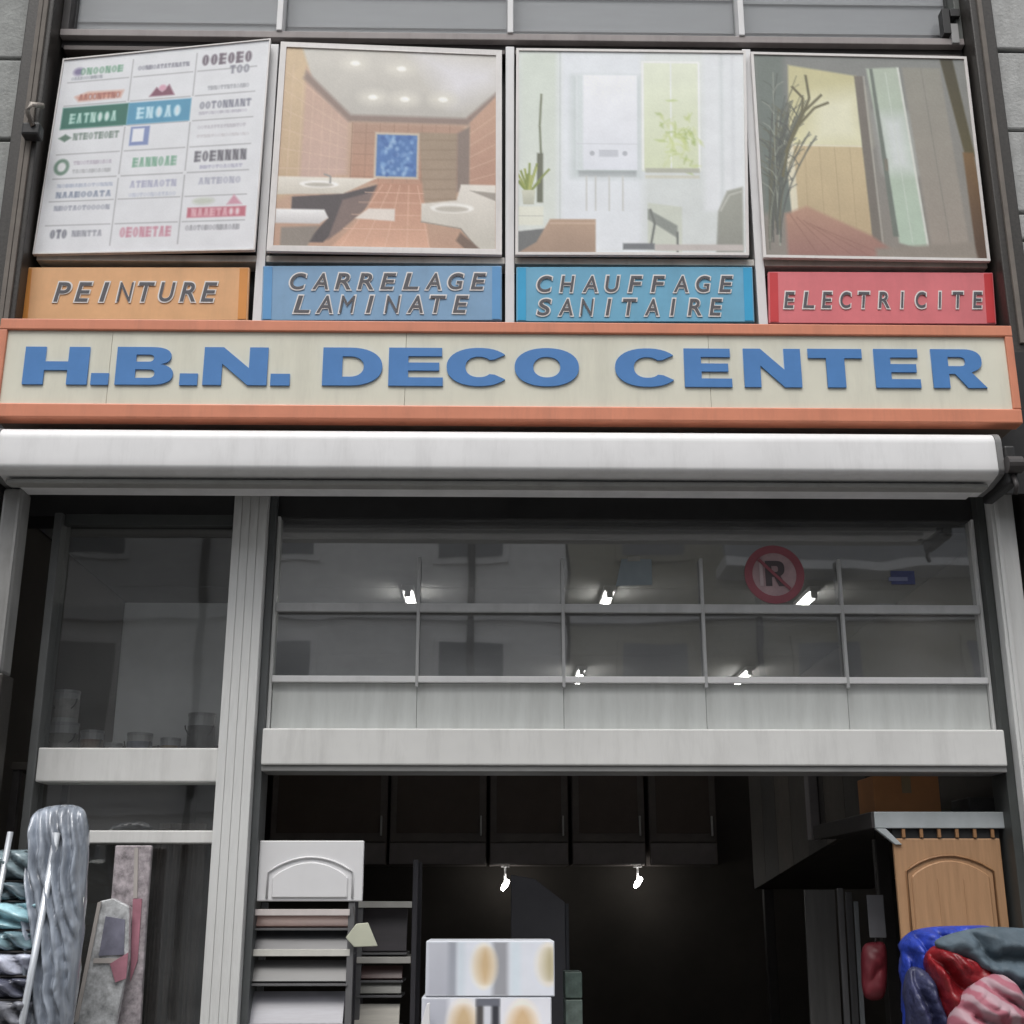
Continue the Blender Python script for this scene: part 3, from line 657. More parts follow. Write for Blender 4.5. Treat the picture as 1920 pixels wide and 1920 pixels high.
label_board('red label board reading ELECTRICITE below the doorway picture', [(1440, 509), (1862, 511), (1869, 608), (1442, 606)], (216, 118, 124), (200, 58, 62), [('ELECTRICITE', 1462, 1850, 548, 578)])

# ------------------------------------------------------------------ main sign
YS = -0.30
sx0, sx1 = X(-8, 690, YS), X(1905, 700, YS); sz0, sz1 = Z(960, 790, YS), Z(960, 606, YS)
sign = thing('shop_sign', 'long cream sign box with orange frame reading H.B.N. DECO CENTER', 'sign', ((sx0+sx1)/2, 0.0, sz0))
box('box_body', sx0+0.01, sx1-0.01, YS+0.03, -0.115, sz0+0.005, sz1-0.005, mat('sign_case', (120, 108, 100), 0.6), sign, 0.004)
ft = (sz1-Z(960, 626, YS)); fb = Z(960, 752, YS)-sz0; fs = 0.03
box('frame_rail', sx0, sx1, YS-0.012, YS+0.06, sz1-ft, sz1, m_red, sign, 0.004)
box('frame_rail', sx0, sx1, YS-0.012, YS+0.06, sz0, sz0+fb*0.72, m_red, sign, 0.006)
box('frame_side', sx0, sx0+fs, YS-0.011, YS+0.06, sz0+fb*0.72, sz1-ft, m_red, sign, 0.004)
box('frame_side', sx1-fs, sx1, YS-0.011, YS+0.06, sz0+fb*0.72, sz1-ft, m_red, sign, 0.004)
xs = [sx0+fs, X(205, 690, YS), X(760, 690, YS), X(1330, 690, YS), X(1905, 690, YS)-fs]
for i in range(4): box('panel', xs[i]+(0.0012 if i else 0), xs[i+1], YS, YS+0.03, sz0+fb*0.72, sz1-ft, m_cream, sign, 0.001)
LET = [('H', 50, 163), ('.', 172, 203), ('B', 222, 323), ('.', 338, 370), ('N', 385, 500), ('.', 508, 543), ('D', 607, 716), ('E', 730, 830), ('C', 838, 947), ('O', 965, 1086),
       ('C', 1152, 1264), ('E', 1281, 1373), ('N', 1392, 1504), ('T', 1513, 1620), ('E', 1636, 1727), ('R', 1743, 1851)]
GM = {}
for ch, a, b in LET:
    if ch not in GM: GM[ch] = curve_mesh(GLY[ch], 0.05)
    y0 = 651+5*(a/1800); y1 = 722+7*(a/1800)
    if ch == '.': y0 = y1-22
    p0 = at(a, y0, YS); p1 = at(b, y1, YS)
    place_char(GM[ch], p0.x, p1.x, p1.z, p0.z, YS-0.003, 0.008, m_blue, sign)

# ------------------------------------------------------------------ awning cassette
YC = -0.34
ax0, ax1 = X(-6, 850, YC), X(1868, 850, YC); az1 = Z(960, 803, YC); az0 = Z(960, 876, YC)
aw = thing('awning_cassette', 'white rounded awning cassette mounted under the sign', 'awning', ((ax0+ax1)/2, 0.0, az0-0.05))
prof = [(-0.115, az1), (YC+0.05, az1)]
for k in range(9): t = k/8*PI/2; prof.append((YC+0.05-0.05*math.sin(t), az1-0.05+0.05*math.cos(t)))
hh = az0-0.055
prof += [(YC-0.003, az0+0.03)]
for k in range(9): t = k/8*PI/2; prof.append((YC-0.004+0.022-0.022*math.cos(t), az0+0.004-0.022*math.sin(t)))
prof += [(YC+0.05, az0-0.024), (YC+0.085, az0-0.028), (YC+0.12, az0-0.034), (-0.115, az0-0.034)]
def extrude_profile(name, prof, x0, x1, m, parent):
    bm = bmesh.new(); cx = (x0+x1)/2; cz = prof[0][1]
    A = [bm.verts.new((x0-cx, y, z-cz)) for y, z in prof]; B = [bm.verts.new((x1-cx, y, z-cz)) for y, z in prof]
    bm.faces.new(A); bm.faces.new(B[::-1]); n = len(prof)
    for i in range(n): bm.faces.new((A[i], B[i], B[(i+1) % n], A[(i+1) % n]))
    o = bm_obj(name, bm, m, parent, (cx, 0, cz), True); o.data.set_sharp_from_angle(angle=math.radians(42)); return o
extrude_profile('housing', prof, ax0, ax1, m_white, aw)
box('front_rail', ax0+0.02, ax1-0.02, YC+0.055, YC+0.118, az0-0.052, az0-0.0345, mat('shaded_front_rail', (150, 150, 148), 0.5, dirt=0.2), aw, 0.006)  # shade under the cassette is put into the rail's grey
box('fabric_roll', ax0+0.05, ax1-0.05, YC+0.101, -0.13, az0-0.05, az0-0.0345, mat('pale_awning_fabric', (214, 214, 216), 0.8), aw, 0.004)
for xx, s_ in ((ax0, -1), (ax1, 1)):
    pc = [(y+(-0.006 if y < -0.2 else 0), z) for y, z in prof]
    e = extrude_profile('end_cap', pc, xx+s_*0.0005, xx+s_*0.022, mat('grey_end_cap', (120, 120, 120), 0.5), aw)
    bk = box('bracket', xx+s_*0.024, xx+s_*0.065, -0.36, -0.102, az0-0.06, az0+0.09, m_black, aw, 0.008)
    tube('pivot', [(xx+s_*0.02, -0.37, az0+0.01), (xx+s_*0.075, -0.37, az0+0.01)], 0.032, m_dark, aw, 14, False)
    tube('gear_eye', [(xx+s_*0.045, -0.36, az0-0.03), (xx+s_*0.045, -0.38, az0-0.075), (xx+s_*0.045, -0.36, az0-0.1)], 0.009, m_dark, aw, 8)
box('fixing_rail', xl_in+0.03, xr_in-0.03, -0.114, -0.101, az0-0.02, sz1-0.02, m_black, shop, 0.002)

# ------------------------------------------------------------------ shopfront
YF = 0.0
zt = zcas_bot+0.12
box('header', xpl+0.001, xpr-0.001, 0.10, 0.28, Z(960, 972, 0.10), zsign_top, m_black, shop, 0.002)
# fluted column
xc0, xc1 = X(437, 960, YF), X(500, 960, YF)
colp = box('column', xc0, xc1, YF+0.012, YF+0.14, 0, zt, m_alu, shop, 0.004)
nb = 4; wv = (xc1-xc0)
for i in range(nb):
    a = xc0+wv*(0.012+i*0.248); box('column_rib', a, a+wv*0.236, YF+0.0075, YF+0.0115, 0.001, zt-0.002, m_alu, colp, 0.004)
box('column_return', xc1+0.001, xc1+0.028, YF+0.06, YF+0.2, 0, zt, mat('shadow_grey_profile', (92, 95, 96), 0.5, metal=0.2), shop, 0.003)  # shade of the reveal put into this darker grey
# right jamb
xj0, xj1 = X(1862, 1000, YF), X(1906, 1000, YF)
jb = box('jamb', xj0, min(xj1, xpr-0.002) if xj0 < xpr else xj1, YF, YF+0.2, 0, zt, m_alu, shop, 0.004)
box('jamb_rib', xj0+0.012, xj0+0.03, YF-0.009, YF-0.0005, 0.001, zt-0.002, m_alu, jb, 0.003)
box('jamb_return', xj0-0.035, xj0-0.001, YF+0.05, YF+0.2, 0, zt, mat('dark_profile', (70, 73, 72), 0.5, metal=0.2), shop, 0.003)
# main beam above the doorway
zb0, zb1 = Z(1100, 1434, YF), Z(1100, 1365, YF)
bx0, bx1 = xc1+0.029, xj0-0.036
bm_ = box('beam', bx0, bx1, YF+0.02, YF+0.2, zb0, zb1, m_alu2, shop, 0.006)
box('beam_lip', bx0+0.001, bx1-0.001, YF+0.03, YF+0.19, zb0-0.022, zb0-0.001, mat('grey_beam_lip', (135, 135, 134), 0.5), bm_, 0.003)
# left window: beam, rail, frame, panes
xw0 = X(84, 1200, YF+0.03); xw1 = xc0-0.001
zlb0, zlb1 = Z(240, 1466, YF+0.03), Z(240, 1402, YF+0.03)
box('beam', xw0+0.02, xw1, YF+0.03, YF+0.16, zlb0, zlb1, m_alu2, shop, 0.005)
zlr0, zlr1 = Z(240, 1581, YF+0.03), Z(240, 1557, YF+0.03)
box('window_rail', xw0+0.02, xw1, YF+0.03, YF+0.11, zlr0, zlr1, m_alu2, shop, 0.004)
box('window_post', xw0-0.012, xw0+0.019, YF+0.02, YF+0.14, 0, Z(100, 972, 0.1), mat('dull_window_post', (96, 98, 98), 0.5, metal=0.2), shop, 0.004)
box('window_pane', xw0+0.02, xw1, YF+0.085, YF+0.091, zlb1, Z(300, 972, 0.1), m_glass, shop, 0)
box('window_pane', xw0+0.02, xw1, YF+0.085, YF+0.091, zlr1, zlb0, m_glass, shop, 0)
box('window_pane', xw0+0.02, xw1, YF+0.085, YF+0.091, 0.3, zlr0, m_glass, shop, 0)
box('plinth', xw0+0.02, xw1, YF+0.03, YF+0.16, 0, 0.299, m_granite, shop, 0.004)
box('upper_stop', xw0+0.02, xw1, YF+0.05, YF+0.084, Z(300, 985, 0.05), Z(300, 965, 0.05), mat('dark_profile', (70, 73, 72)), shop, 0.002)
# transom over the doorway
ztr0, ztr1 = zb1, Z(1100, 972, 0.10)
YT = 0.12
box('transom_pane', bx0+0.012, bx1-0.012, YT, YT+0.006, ztr0+0.001, ztr1, m_glass_t, shop, 0)
box('transom_stile', bx0, bx0+0.0115, YT-0.03, YT+0.04, ztr0+0.001, ztr1, m_alu, shop, 0.002)
box('transom_stile', bx1-0.0115, bx1, YT-0.03, YT+0.04, ztr0+0.001, ztr1, m_alu, shop, 0.002)
zf = Z(1100, 1283, YT)
YG = YT-0.034
pb = [bx0+0.013, X(782, 1250, YG), X(1057, 1250, YG), X(1323, 1250, YG), X(1588, 1250, YG), bx1-0.013]
for i in range(5):
    box('frosted_panel', pb[i]+0.0008, pb[i+1]-0.0008, YT-0.0095, YT-0.002, ztr0+0.002, zf, m_film, shop, 0.001)
zr1 = Z(1100, 1140, YG); zr2 = Z(1100, 1274, YG)
box('grille_rail', pb[0], pb[5], YG, YG+0.02, zr1-0.017, zr1+0.017, mat('dusty_white_bar', (176, 177, 178), 0.5, dirt=0.2), shop, 0.002)
box('grille_rail', pb[0], pb[5], YG-0.002, YG+0.022, zr2-0.012, zr2+0.012, m_white, shop, 0.002)
for x in pb[1:5]:
    box('grille_bar', x-0.006, x+0.006, YG-0.003, YG+0.023, zr2-0.03, Z(1100, 1046, YG), mat('dusty_white_bar', (196, 197, 198)), shop, 0.002)

# ------------------------------------------------------------------ interior shell
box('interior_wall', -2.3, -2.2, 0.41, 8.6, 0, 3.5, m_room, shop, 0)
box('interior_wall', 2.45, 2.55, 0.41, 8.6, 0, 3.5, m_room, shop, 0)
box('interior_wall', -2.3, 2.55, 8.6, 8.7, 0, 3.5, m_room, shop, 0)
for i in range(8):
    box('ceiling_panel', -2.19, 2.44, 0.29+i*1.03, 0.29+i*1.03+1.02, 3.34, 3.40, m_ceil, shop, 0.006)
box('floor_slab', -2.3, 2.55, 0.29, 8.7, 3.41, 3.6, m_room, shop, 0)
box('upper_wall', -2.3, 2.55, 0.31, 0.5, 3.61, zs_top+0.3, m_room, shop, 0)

# lit ceiling tubes
def ceiling_lamp(x, y, z, L, label):
    t = thing('ceiling_lamp', label, 'lamp', (x, y, z), 'lit tubes on the shop ceiling')
    box('fixture', x-0.035, x+0.035, y-L/2-0.03, y+L/2+0.03, z-0.03, z-0.0005, m_white, t, 0.006)
    tube('tube', [(x, y-L/2, z-0.05), (x, y+L/2, z-0.05)], 0.016, m_tube, t, 10)
    for s_ in (-1, 1): box('tube_holder', x-0.018, x+0.018, y+s_*(L/2)-0.012, y+s_*(L/2)+0.012, z-0.066, z-0.031, m_white, t, 0.003)
zc_ = 3.338
for px, wh in ((768, 'no sticker near it'), (1138, 'below the pale blue paper'), (1512, 'beside the round red sign')):
    Yl = 2.45; ceiling_lamp(at(px, 1112, Yl).x, Yl, zc_, 0.34, 'short lit ceiling tube behind the transom, '+wh)
for px, wh in ((1086, 'under the pale blue paper'), (1392, 'under the round red sign')):
    Yl = 5.1; ceiling_lamp(at(px, 1255, Yl).x, Yl, zc_, 0.55, 'short lit tube lamp at the back of the ceiling, '+wh)

# stickers on the transom glass
YW = YT-0.004
def disc(name, c, r, y, d, m, parent, hole=0.0, n=40):
    loops = [[(math.cos(2*PI*i/n), math.sin(2*PI*i/n)) for i in range(n)]]
    if hole: loops.append([(hole*math.cos(2*PI*i/n), hole*math.sin(2*PI*i/n)) for i in range(n)])
    return place_char(curve_mesh(loops, 0.05), c.x-r, c.x+r, c.z-r, c.z+r, y, d, m, parent, name)
c = at(1452, 1077, YW); rr = X(1508, 1077, YW)-c.x
rs = thing('round_sign', 'round red ringed sticker with a letter R on the transom glass', 'sign', (c.x, YW, c.z-rr))
disc('disc', c, rr*0.97, YW+0.002, 0.002, mat('pale_pink_disc', (176, 150, 154), 0.5, var=0.2, scale=12), rs)
disc('ring', c, rr, YW-0.0002, 0.002, mat('dull_red_ring', (150, 84, 94), 0.5, var=0.15), rs, 0.74)
place_char(GM['R'], c.x-rr*0.30, c.x+rr*0.38, c.z-rr*0.40, c.z+rr*0.46, YW-0.0012, 0.0015, mat('dark_grey_ink', (84, 76, 80)), rs, 'letter')
box('bar_mark', c.x-rr*0.5, c.x-rr*0.38, YW-0.002, YW-0.0004, c.z-rr*0.4, c.z+rr*0.4, mat('pale_mark', (190, 172, 176)), rs, 0)
box('slash', c.x-rr*0.72, c.x+rr*0.72, YW-0.004, YW-0.0024, c.z-rr*0.05, c.z+rr*0.05, mat('dull_red_ring', (150, 84, 94)), rs, 0, (0, PI/4, 0))
c = at(1692, 1084, YW)
bs = thing('blue_sticker', 'small navy blue sticker on the transom glass', 'sticker', (c.x, YW, c.z-0.04))
box('card', c.x-0.045, c.x+0.05, YW, YW+0.003, c.z-0.025, c.z+0.03, mat('navy_card', (66, 72, 112), 0.5, var=0.3, scale=20), bs, 0.001)
box('stripe', c.x-0.055, c.x+0.02, YW-0.002, YW-0.0002, c.z-0.012, c.z+0.004, mat('pale_blue_ink', (112, 118, 146), 0.5), bs, 0)
c = at(1187, 1071, YW)
ps = thing('paper_sheet', 'pale blue grey paper stuck on the transom glass', 'paper', (c.x, YW, c.z-0.05))
slab('sheet', [(c.x-0.07, c.z-0.06), (c.x+0.075, c.z-0.055), (c.x+0.075, c.z+0.05), (c.x-0.045, c.z+0.05)], YW, YW+0.002, mat('pale_blue_paper', (132, 142, 148), 0.7), ps, 0)
slab('tape', [(c.x-0.02, c.z+0.04), (c.x+0.03, c.z+0.042), (c.x+0.03, c.z+0.062), (c.x-0.02, c.z+0.06)], YW-0.001, YW-0.0002, mat('clear_tape', (150, 150, 146), 0.4), ps, 0)

# ------------------------------------------------------------------ goods behind the left window
YB = 0.62
sh = thing('window_shelf', 'grey shelf behind the left window carrying dim stacked goods', 'shelf', (X(250, 1500, YB), YB+0.15, 0))
zsf = zlb1-0.02
xsa, xsb = X(70, 1400, YB), X(470, 1400, YB)
box('shelf_board', xsa, xsb, 0.35, 1.0, zsf-0.03, zsf, m_room, sh, 0.003)
for xx in (xsa+0.02, xsb-0.02):
    for yy in (0.37, 0.98): box('leg', xx-0.015, xx+0.015, yy-0.015, yy+0.015, 0.004, zsf-0.031, m_dark, sh, 0.002)
pb_ = pbox('pale_panel', 222, 1130, 440, 1398, 0.62, 0.02, mat('pale_display_board', (226, 226, 228), 0.8, var=0.1, scale=3), None, 0.003)
tag(pb_, 'pale grey board standing at the back of the left window shelf', 'board')
rg = random.Random(3)
gcol = [((132, 130, 128), 'grey'), ((96, 92, 90), 'charcoal'), ((168, 166, 166), 'pale'), ((120, 104, 90), 'brown')]
def carton(x, y, w_, d_, h_, z, m, label, cat='box', name='carton', group=None, tape=True):
    t = thing(name, label, cat, (x, y, z), group)
    box('body', x-w_/2, x+w_/2, y-d_/2, y+d_/2, z, z+h_, m, t, 0.004)
    if tape: box('tape', x-w_*0.07, x+w_*0.07, y-d_/2-0.0015, y+d_/2+0.0015, z+h_*0.55, z+h_+0.0015, mat('packing_tape', (150, 130, 100), 0.35), t, 0)
    return t
def tin(x, y, r, h_, z, c_, label):
    t = thing('paint_tin', label, 'paint tin', (x, y, z), 'paint tins on the window shelf')
    tube('body', [(x, y, z), (x, y, z+h_)], r, mat('tin_grey', (170, 170, 172), 0.4, metal=0.4), t, 20, False)
    tube('label_band', [(x, y, z+h_*0.15), (x, y, z+h_*0.8)], r+0.001, mat('tin_%d_%d_%d' % c_, c_, 0.5, var=0.25, scale=25), t, 20, False)
    tube('lid', [(x, y, z+h_+0.0005), (x, y, z+h_+0.012)], r*1.04, mat('tin_lid', (150, 150, 152), 0.35, metal=0.5), t, 20, False)
    tube('handle', [(x+r*1.05*math.cos(a_), y-r*0.75, z+h_*0.8-0.05*math.sin(a_)) for a_ in [PI*k/10 for k in range(11)]], 0.003, m_dark, t, 5)
tins = ((118, .058, .16, 0, (120, 118, 116), 'large grey banded tin below another at the window post'), (118, .05, .12, .1725, (150, 148, 146), 'pale banded tin on top of the large grey banded tin'),
        (172, .045, .13, 0, (112, 92, 78), 'brown banded tin next to the two stacked ones'), (214, .034, .08, 0, (160, 160, 164), 'smallest pale tin in the middle of the window shelf'),
        (262, .05, .12, 0, (104, 108, 124), 'blue grey banded tin on the window shelf'), (320, .04, .10, 0, (140, 124, 96), 'small ochre banded tin on the window shelf'), (376, .055, .2, 0, (92, 92, 94), 'tall charcoal banded tin beside the fluted column'))
for px, r_, h_, dz, c_, lb in tins: tin(X(px, 1390, 0.5), 0.5, r_, h_, zsf+0.0005+dz, c_, lb)
# dark curtain behind the lower left pane
def curtain(px0, px1, Yc, z0, z1, label):
    xa, xb = X(px0, 1750, Yc), X(px1, 1750, Yc); bm = bmesh.new(); n = 60; o0 = Vector(((xa+xb)/2, Yc, z0)); P_ = None
    for i in range(n+1):
        x = xa+(xb-xa)*i/n; y = 0.025*math.sin(i*0.75)+0.012*math.sin(i*1.9)
        v = [bm.verts.new((x-o0.x, y, 0)), bm.verts.new((x-o0.x, y*0.7, z1-z0))]
        if P_: bm.faces.new((P_[0], v[0], v[1], P_[1]))
        P_ = v
    o = bm_obj('dark_curtain', bm, mat('dark_brown_cloth', (62, 54, 50), 0.9, var=0.2, scale=8), None, o0, True)
    md = o.modifiers.new('thick', 'SOLIDIFY'); md.thickness = 0.004
    return tag(o, label, 'curtain')
curtain(285, 372, 0.45, 0.3, zlr1+0.05, 'dark brown curtain hanging behind the left window below the rail')
# printed packages leaning inside the left window
m_flor = mat('grey_floral_wrap', (168, 160, 164), 0.35, var=0.55, scale=34, bump=0.1, bscale=30, coat=0.4)
m_flor2 = mat('silver_floral_wrap', (184, 186, 188), 0.35, var=0.5, scale=30, bump=0.1, bscale=30, coat=0.4)
m_pink = mat('pink_label', (176, 122, 136), 0.5, var=0.25, scale=8)
t = thing('flat_package', 'tall slim grey patterned flat package with pink edge leaning behind the left window', 'package', (at(240, 1900, -0.03).x, -0.02, 0.0))
pslab('body', [(216, 1585), (284, 1585), (275, 1700), (262, 1920), (225, 2670), (130, 2670), (190, 1900)], -0.03, 0.03, m_flor, t, 0.004)
pslab('pink_edge', [(249, 1685), (266, 1685), (258, 1800), (244, 1840)], -0.0355, 0.005, m_pink, t, 0)
pslab('seam', [(252, 1590), (259, 1590), (257, 1684), (250, 1684)], -0.0345, 0.004, mat('pale_seam', (178, 172, 168)), t, 0)
t = thing('flat_package', 'wide silver flower patterned package standing low behind the left window', 'package', (at(180, 1910, -0.09).x, -0.07, 0.0))
pslab('body', [(186, 1690), (212, 1684), (242, 1700), (240, 1800), (215, 1925), (170, 2690), (60, 2690), (140, 1920)], -0.09, 0.035, m_flor2, t, 0.004)
pslab('pale_border', [(183, 1692), (190, 1690), (146, 1915), (138, 1918)], -0.0955, 0.005, mat('pale_seam', (178, 172, 168)), t, 0)
pslab('pale_border', [(176, 1797), (236, 1796), (234, 1806), (174, 1806)], -0.0955, 0.005, mat('pale_seam', (178, 172, 168)), t, 0)
pslab('window_print', [(198, 1718), (234, 1724), (232, 1790), (185, 1792)], -0.095, 0.005, mat('grey_violet_print', (130, 130, 146), 0.4, var=0.3, scale=10), t, 0)
pslab('pink_corner', [(206, 1807), (240, 1786), (236, 1835), (216, 1842)], -0.0965, 0.006, m_pink, t, 0)

# ------------------------------------------------------------------ outside left: rack of wrapped goods and a wrapped roll
YL = -0.36
m_wrap = mat('blue_grey_plastic_wrap', (150, 158, 170), 0.2, var=0.5, scale=11, bump=0.6, bscale=34, stretch=(1, 1, 0.25), coat=0.8)
m_strip = mat('bright_aluminium', (205, 210, 216), 0.3, metal=0.5, var=0.05)
o = ppillow('wrapped_roll', [(58, 1560), (64, 1524), (104, 1510), (150, 1513), (165, 1545), (163, 1640), (152, 1780), (136, 1920), (110, 2150), (84, 2560), (-10, 2560), (10, 2150), (24, 1920), (40, 1740)], YL, 0.085, m_wrap, None, 40, 0.016, 11, 26, 2, (1.0, 0.22, 95))
tag(o, 'tall bundle in crumpled blue grey plastic wrap beside the left window', 'bundle')
rk = thing('display_rack', 'aluminium display rack of wrapped packs in front of the left pilaster', 'rack', (X(40, 1800, YL), YL, 0))
xs0, xs1 = X(15, 1600, YL-0.05), X(108, 1570, YL-0.05)
xlo = X(58, 1915, YL-0.05)
tube('upright', [(xs1, YL-0.06, Z(108, 1562, YL-0.06)), (xlo, YL-0.13, Z(58, 1915, YL-0.13)), (xlo-0.09, YL-0.26, 0.0)], 0.012, m_strip, rk, 10)
tube('upright', [(xs0, YL-0.05, Z(18, 1560, YL-0.05)), (xs0-0.02, YL-0.12, 1.2), (xs0-0.06, YL-0.26, 0.0)], 0.010, m_strip, rk, 10)
tube('upright', [(xs0-0.25, YL-0.05, 1.8), (xs0-0.31, YL-0.26, 0.0)], 0.010, m_strip, rk, 10)
packc = [(122, 138, 144), (92, 106, 114), (160, 200, 210), (112, 136, 144), (190, 194, 210), (84, 86, 100), (120, 122, 130)]
pys = [(1592, 1650), (1652, 1688), (1690, 1742), (1744, 1782), (1786, 1828), (1832, 1872), (1874, 1925)]
pdesc = ['teal grey wrapped pack at the top of the display rack', 'dark slate wrapped pack second on the display rack', 'bright cyan wrapped pack third on the display rack', 'grey teal wrapped pack fourth on the display rack',
         'lilac white wrapped pack fifth on the display rack', 'dark violet wrapped pack sixth on the display rack', 'grey wrapped pack seventh on the display rack']
for i, (y0, y1) in enumerate(pys):
    Yp = YL-0.02-0.018*i
    xr1 = X(86-i*7.0, (y0+y1)/2, Yp); xl1 = xr1-0.40; z0 = Z(40, y1, Yp); z1 = Z(40, y0, Yp)
    box('shelf_bar', xl1, xr1, Yp-0.02, Yp+0.10, z0-0.006, z0-0.001, m_dark, rk, 0.001)
    o_ = pillow('wrapped_pack', [(xl1, z0), ((xl1+xr1)/2, z0-0.0), (xr1, z0), (xr1+0.004, (z0+z1)/2), (xr1, z1-0.004), ((xl1+xr1)/2, z1-0.002), (xl1, z1-0.004), (xl1-0.004, (z0+z1)/2)], Yp+0.03, 0.06,
                mat('pack_wrap_%d' % i, packc[i], 0.2, var=0.45, scale=13, bump=0.5, bscale=18, coat=0.3), None, 16, 0.022, 14, 8, i, (0.5, 0.9, 60))
    tag(o_, pdesc[i], 'pack', 'wrapped packs on the display rack')

# ------------------------------------------------------------------ doorway: left sample racks
YR = 0.12
rack = thing('sample_rack', 'tall grey sample rack just inside the doorway beside the column', 'rack', (X(560, 1800, YR), YR+0.15, 0))
m_rk = mat('grey_rack_steel', (112, 112, 114), 0.5, metal=0.3, var=0.12)
xa, xb = X(468, 1800, YR), X(654, 1800, YR)
ztopr = Z(570, 1692, YR)
for xx in (xa-0.006, xb+0.006):
    for yy in (YR-0.01, YR+0.3): box('upright', xx-0.012, xx+0.012, yy-0.012, yy+0.012, 0.004, ztopr, m_rk, rack, 0.002)
def sample(px0, px1, py0, py1, Y, rgb, label, tilt=28, lip=None, parent_rack=None, th=0.012):
    """A sample board leaning back in its tray."""
    xa_, xb_ = X(px0, py1, Y), X(px1, py1, Y); z0, z1 = Z((px0+px1)/2, py1, Y), Z((px0+px1)/2, py0, Y); h_ = (z1-z0)/math.cos(math.radians(tilt))
    o = box('sample_board', xa_, xb_, Y, Y+th, z0+0.0, z0+h_, mat('sample_%d_%d_%d' % rgb, rgb, 0.35, var=0.18, scale=5, stretch=(0.6, 1, 6)), None, 0.002)
    o.rotation_euler = (-math.radians(tilt), 0, 0); dy = math.sin(math.radians(tilt))*h_/2
    o.location.y += dy; o.location.z = (z0+z1)/2
    tag(o, label, 'sample board', 'sample boards in the racks')
    if parent_rack is not None:
        box('tray', xa_-0.003, xb_+0.003, Y-0.008, Y+0.20, z0-0.012, z0-0.004, m_rk, parent_rack, 0.001)
        if lip: box('tray_lip', xa_-0.003, xb_+0.003, Y-0.014, Y-0.009, z0-0.012, z0+0.012, mat('lip_%d_%d_%d' % lip, lip, 0.45), parent_rack, 0.001)
sample(476, 662, 1706, 1738, YR, (160, 130, 122), 'pinkish beige board in the top tray of the rack by the column', 30, None, rack)
sample(472, 655, 1744, 1786, YR-0.01, (60, 60, 64), 'dark slate board in the second tray of the rack by the column', 30, (206, 205, 198), rack)
sample(466, 650, 1802, 1842, YR-0.02, (84, 84, 84), 'mid grey board in the third tray of the rack by the column', 30, None, rack)
sample(455, 642, 1862, 1925, YR-0.03, (146, 146, 154), 'pale lilac grey board in the bottom tray of the rack by the column', 30, (150, 150, 154), rack)
for pyy, cc in ((1709, (208, 200, 198)),):
    z0 = Z(560, pyy, YR-0.03); box('top_lip', xa, xb, YR-0.03, YR-0.024, z0-0.014, z0+0.008, mat('lip_pale', cc, 0.45), rack, 0.001)
YR2 = 0.42
rack2 = thing('sample_rack', 'narrow dark sample rack standing behind the rack by the column', 'rack', (X(715, 1800, YR2), YR2+0.15, 0))
xa2, xb2 = X(664, 1800, YR2), X(776, 1800, YR2); ztop2 = Z(715, 1612, YR2)
m_rk2 = mat('dark_rack_steel', (74, 73, 78), 0.5, metal=0.3, var=0.12)
for xx in (xa2, xb2):
    for yy in (YR2-0.01, YR2+0.3): box('upright', xx-0.01, xx+0.01, yy-0.01, yy+0.01, 0.004, ztop2 if xx == xb2 else Z(715, 1690, YR2), m_rk2, rack2, 0.002)
box('top_shelf', xa2+0.011, xb2-0.011, YR2-0.02, YR2+0.3, Z(715, 1702, YR2), Z(715, 1690, YR2), mat('pale_shelf_edge', (190, 188, 182), 0.5), rack2, 0.002)
sample(676, 762, 1704, 1784, YR2+0.02, (76, 72, 76), 'charcoal tile board under the pale top shelf of the narrow rack', 12, None, rack2)
box('mid_shelf', xa2+0.011, xb2-0.011, YR2-0.02, YR2+0.3, Z(715, 1806, YR2), Z(715, 1794, YR2), mat('pale_shelf_edge', (190, 188, 182)), rack2, 0.002)
sample(672, 754, 1812, 1836, YR2, (84, 60, 58), 'dark red board in the middle of the narrow rack', 25, None, rack2)
sample(668, 752, 1842, 1864, YR2-0.01, (118, 118, 112), 'olive grey board in the middle of the narrow rack', 25, None, rack2)
sample(660, 748, 1884, 1925, YR2-0.02, (206, 202, 192), 'cream board at the bottom of the narrow rack', 20, None, rack2)
# cream hand-sized sample hung on the rack
t = thing('tile_sample', 'cream kite shaped tile sample hung on the rack upright', 'tile', at(680, 1790, YR-0.05))
pslab('tile', [(648, 1758), (668, 1732), (690, 1730), (708, 1774), (664, 1776)], YR-0.05, 0.01, mat('cream_tile', (196, 198, 180), 0.4), t, 0.002)
tube('cord', [at(668, 1734, YR-0.045), at(662, 1700, YR-0.03)], 0.002, m_dark, t, 5)

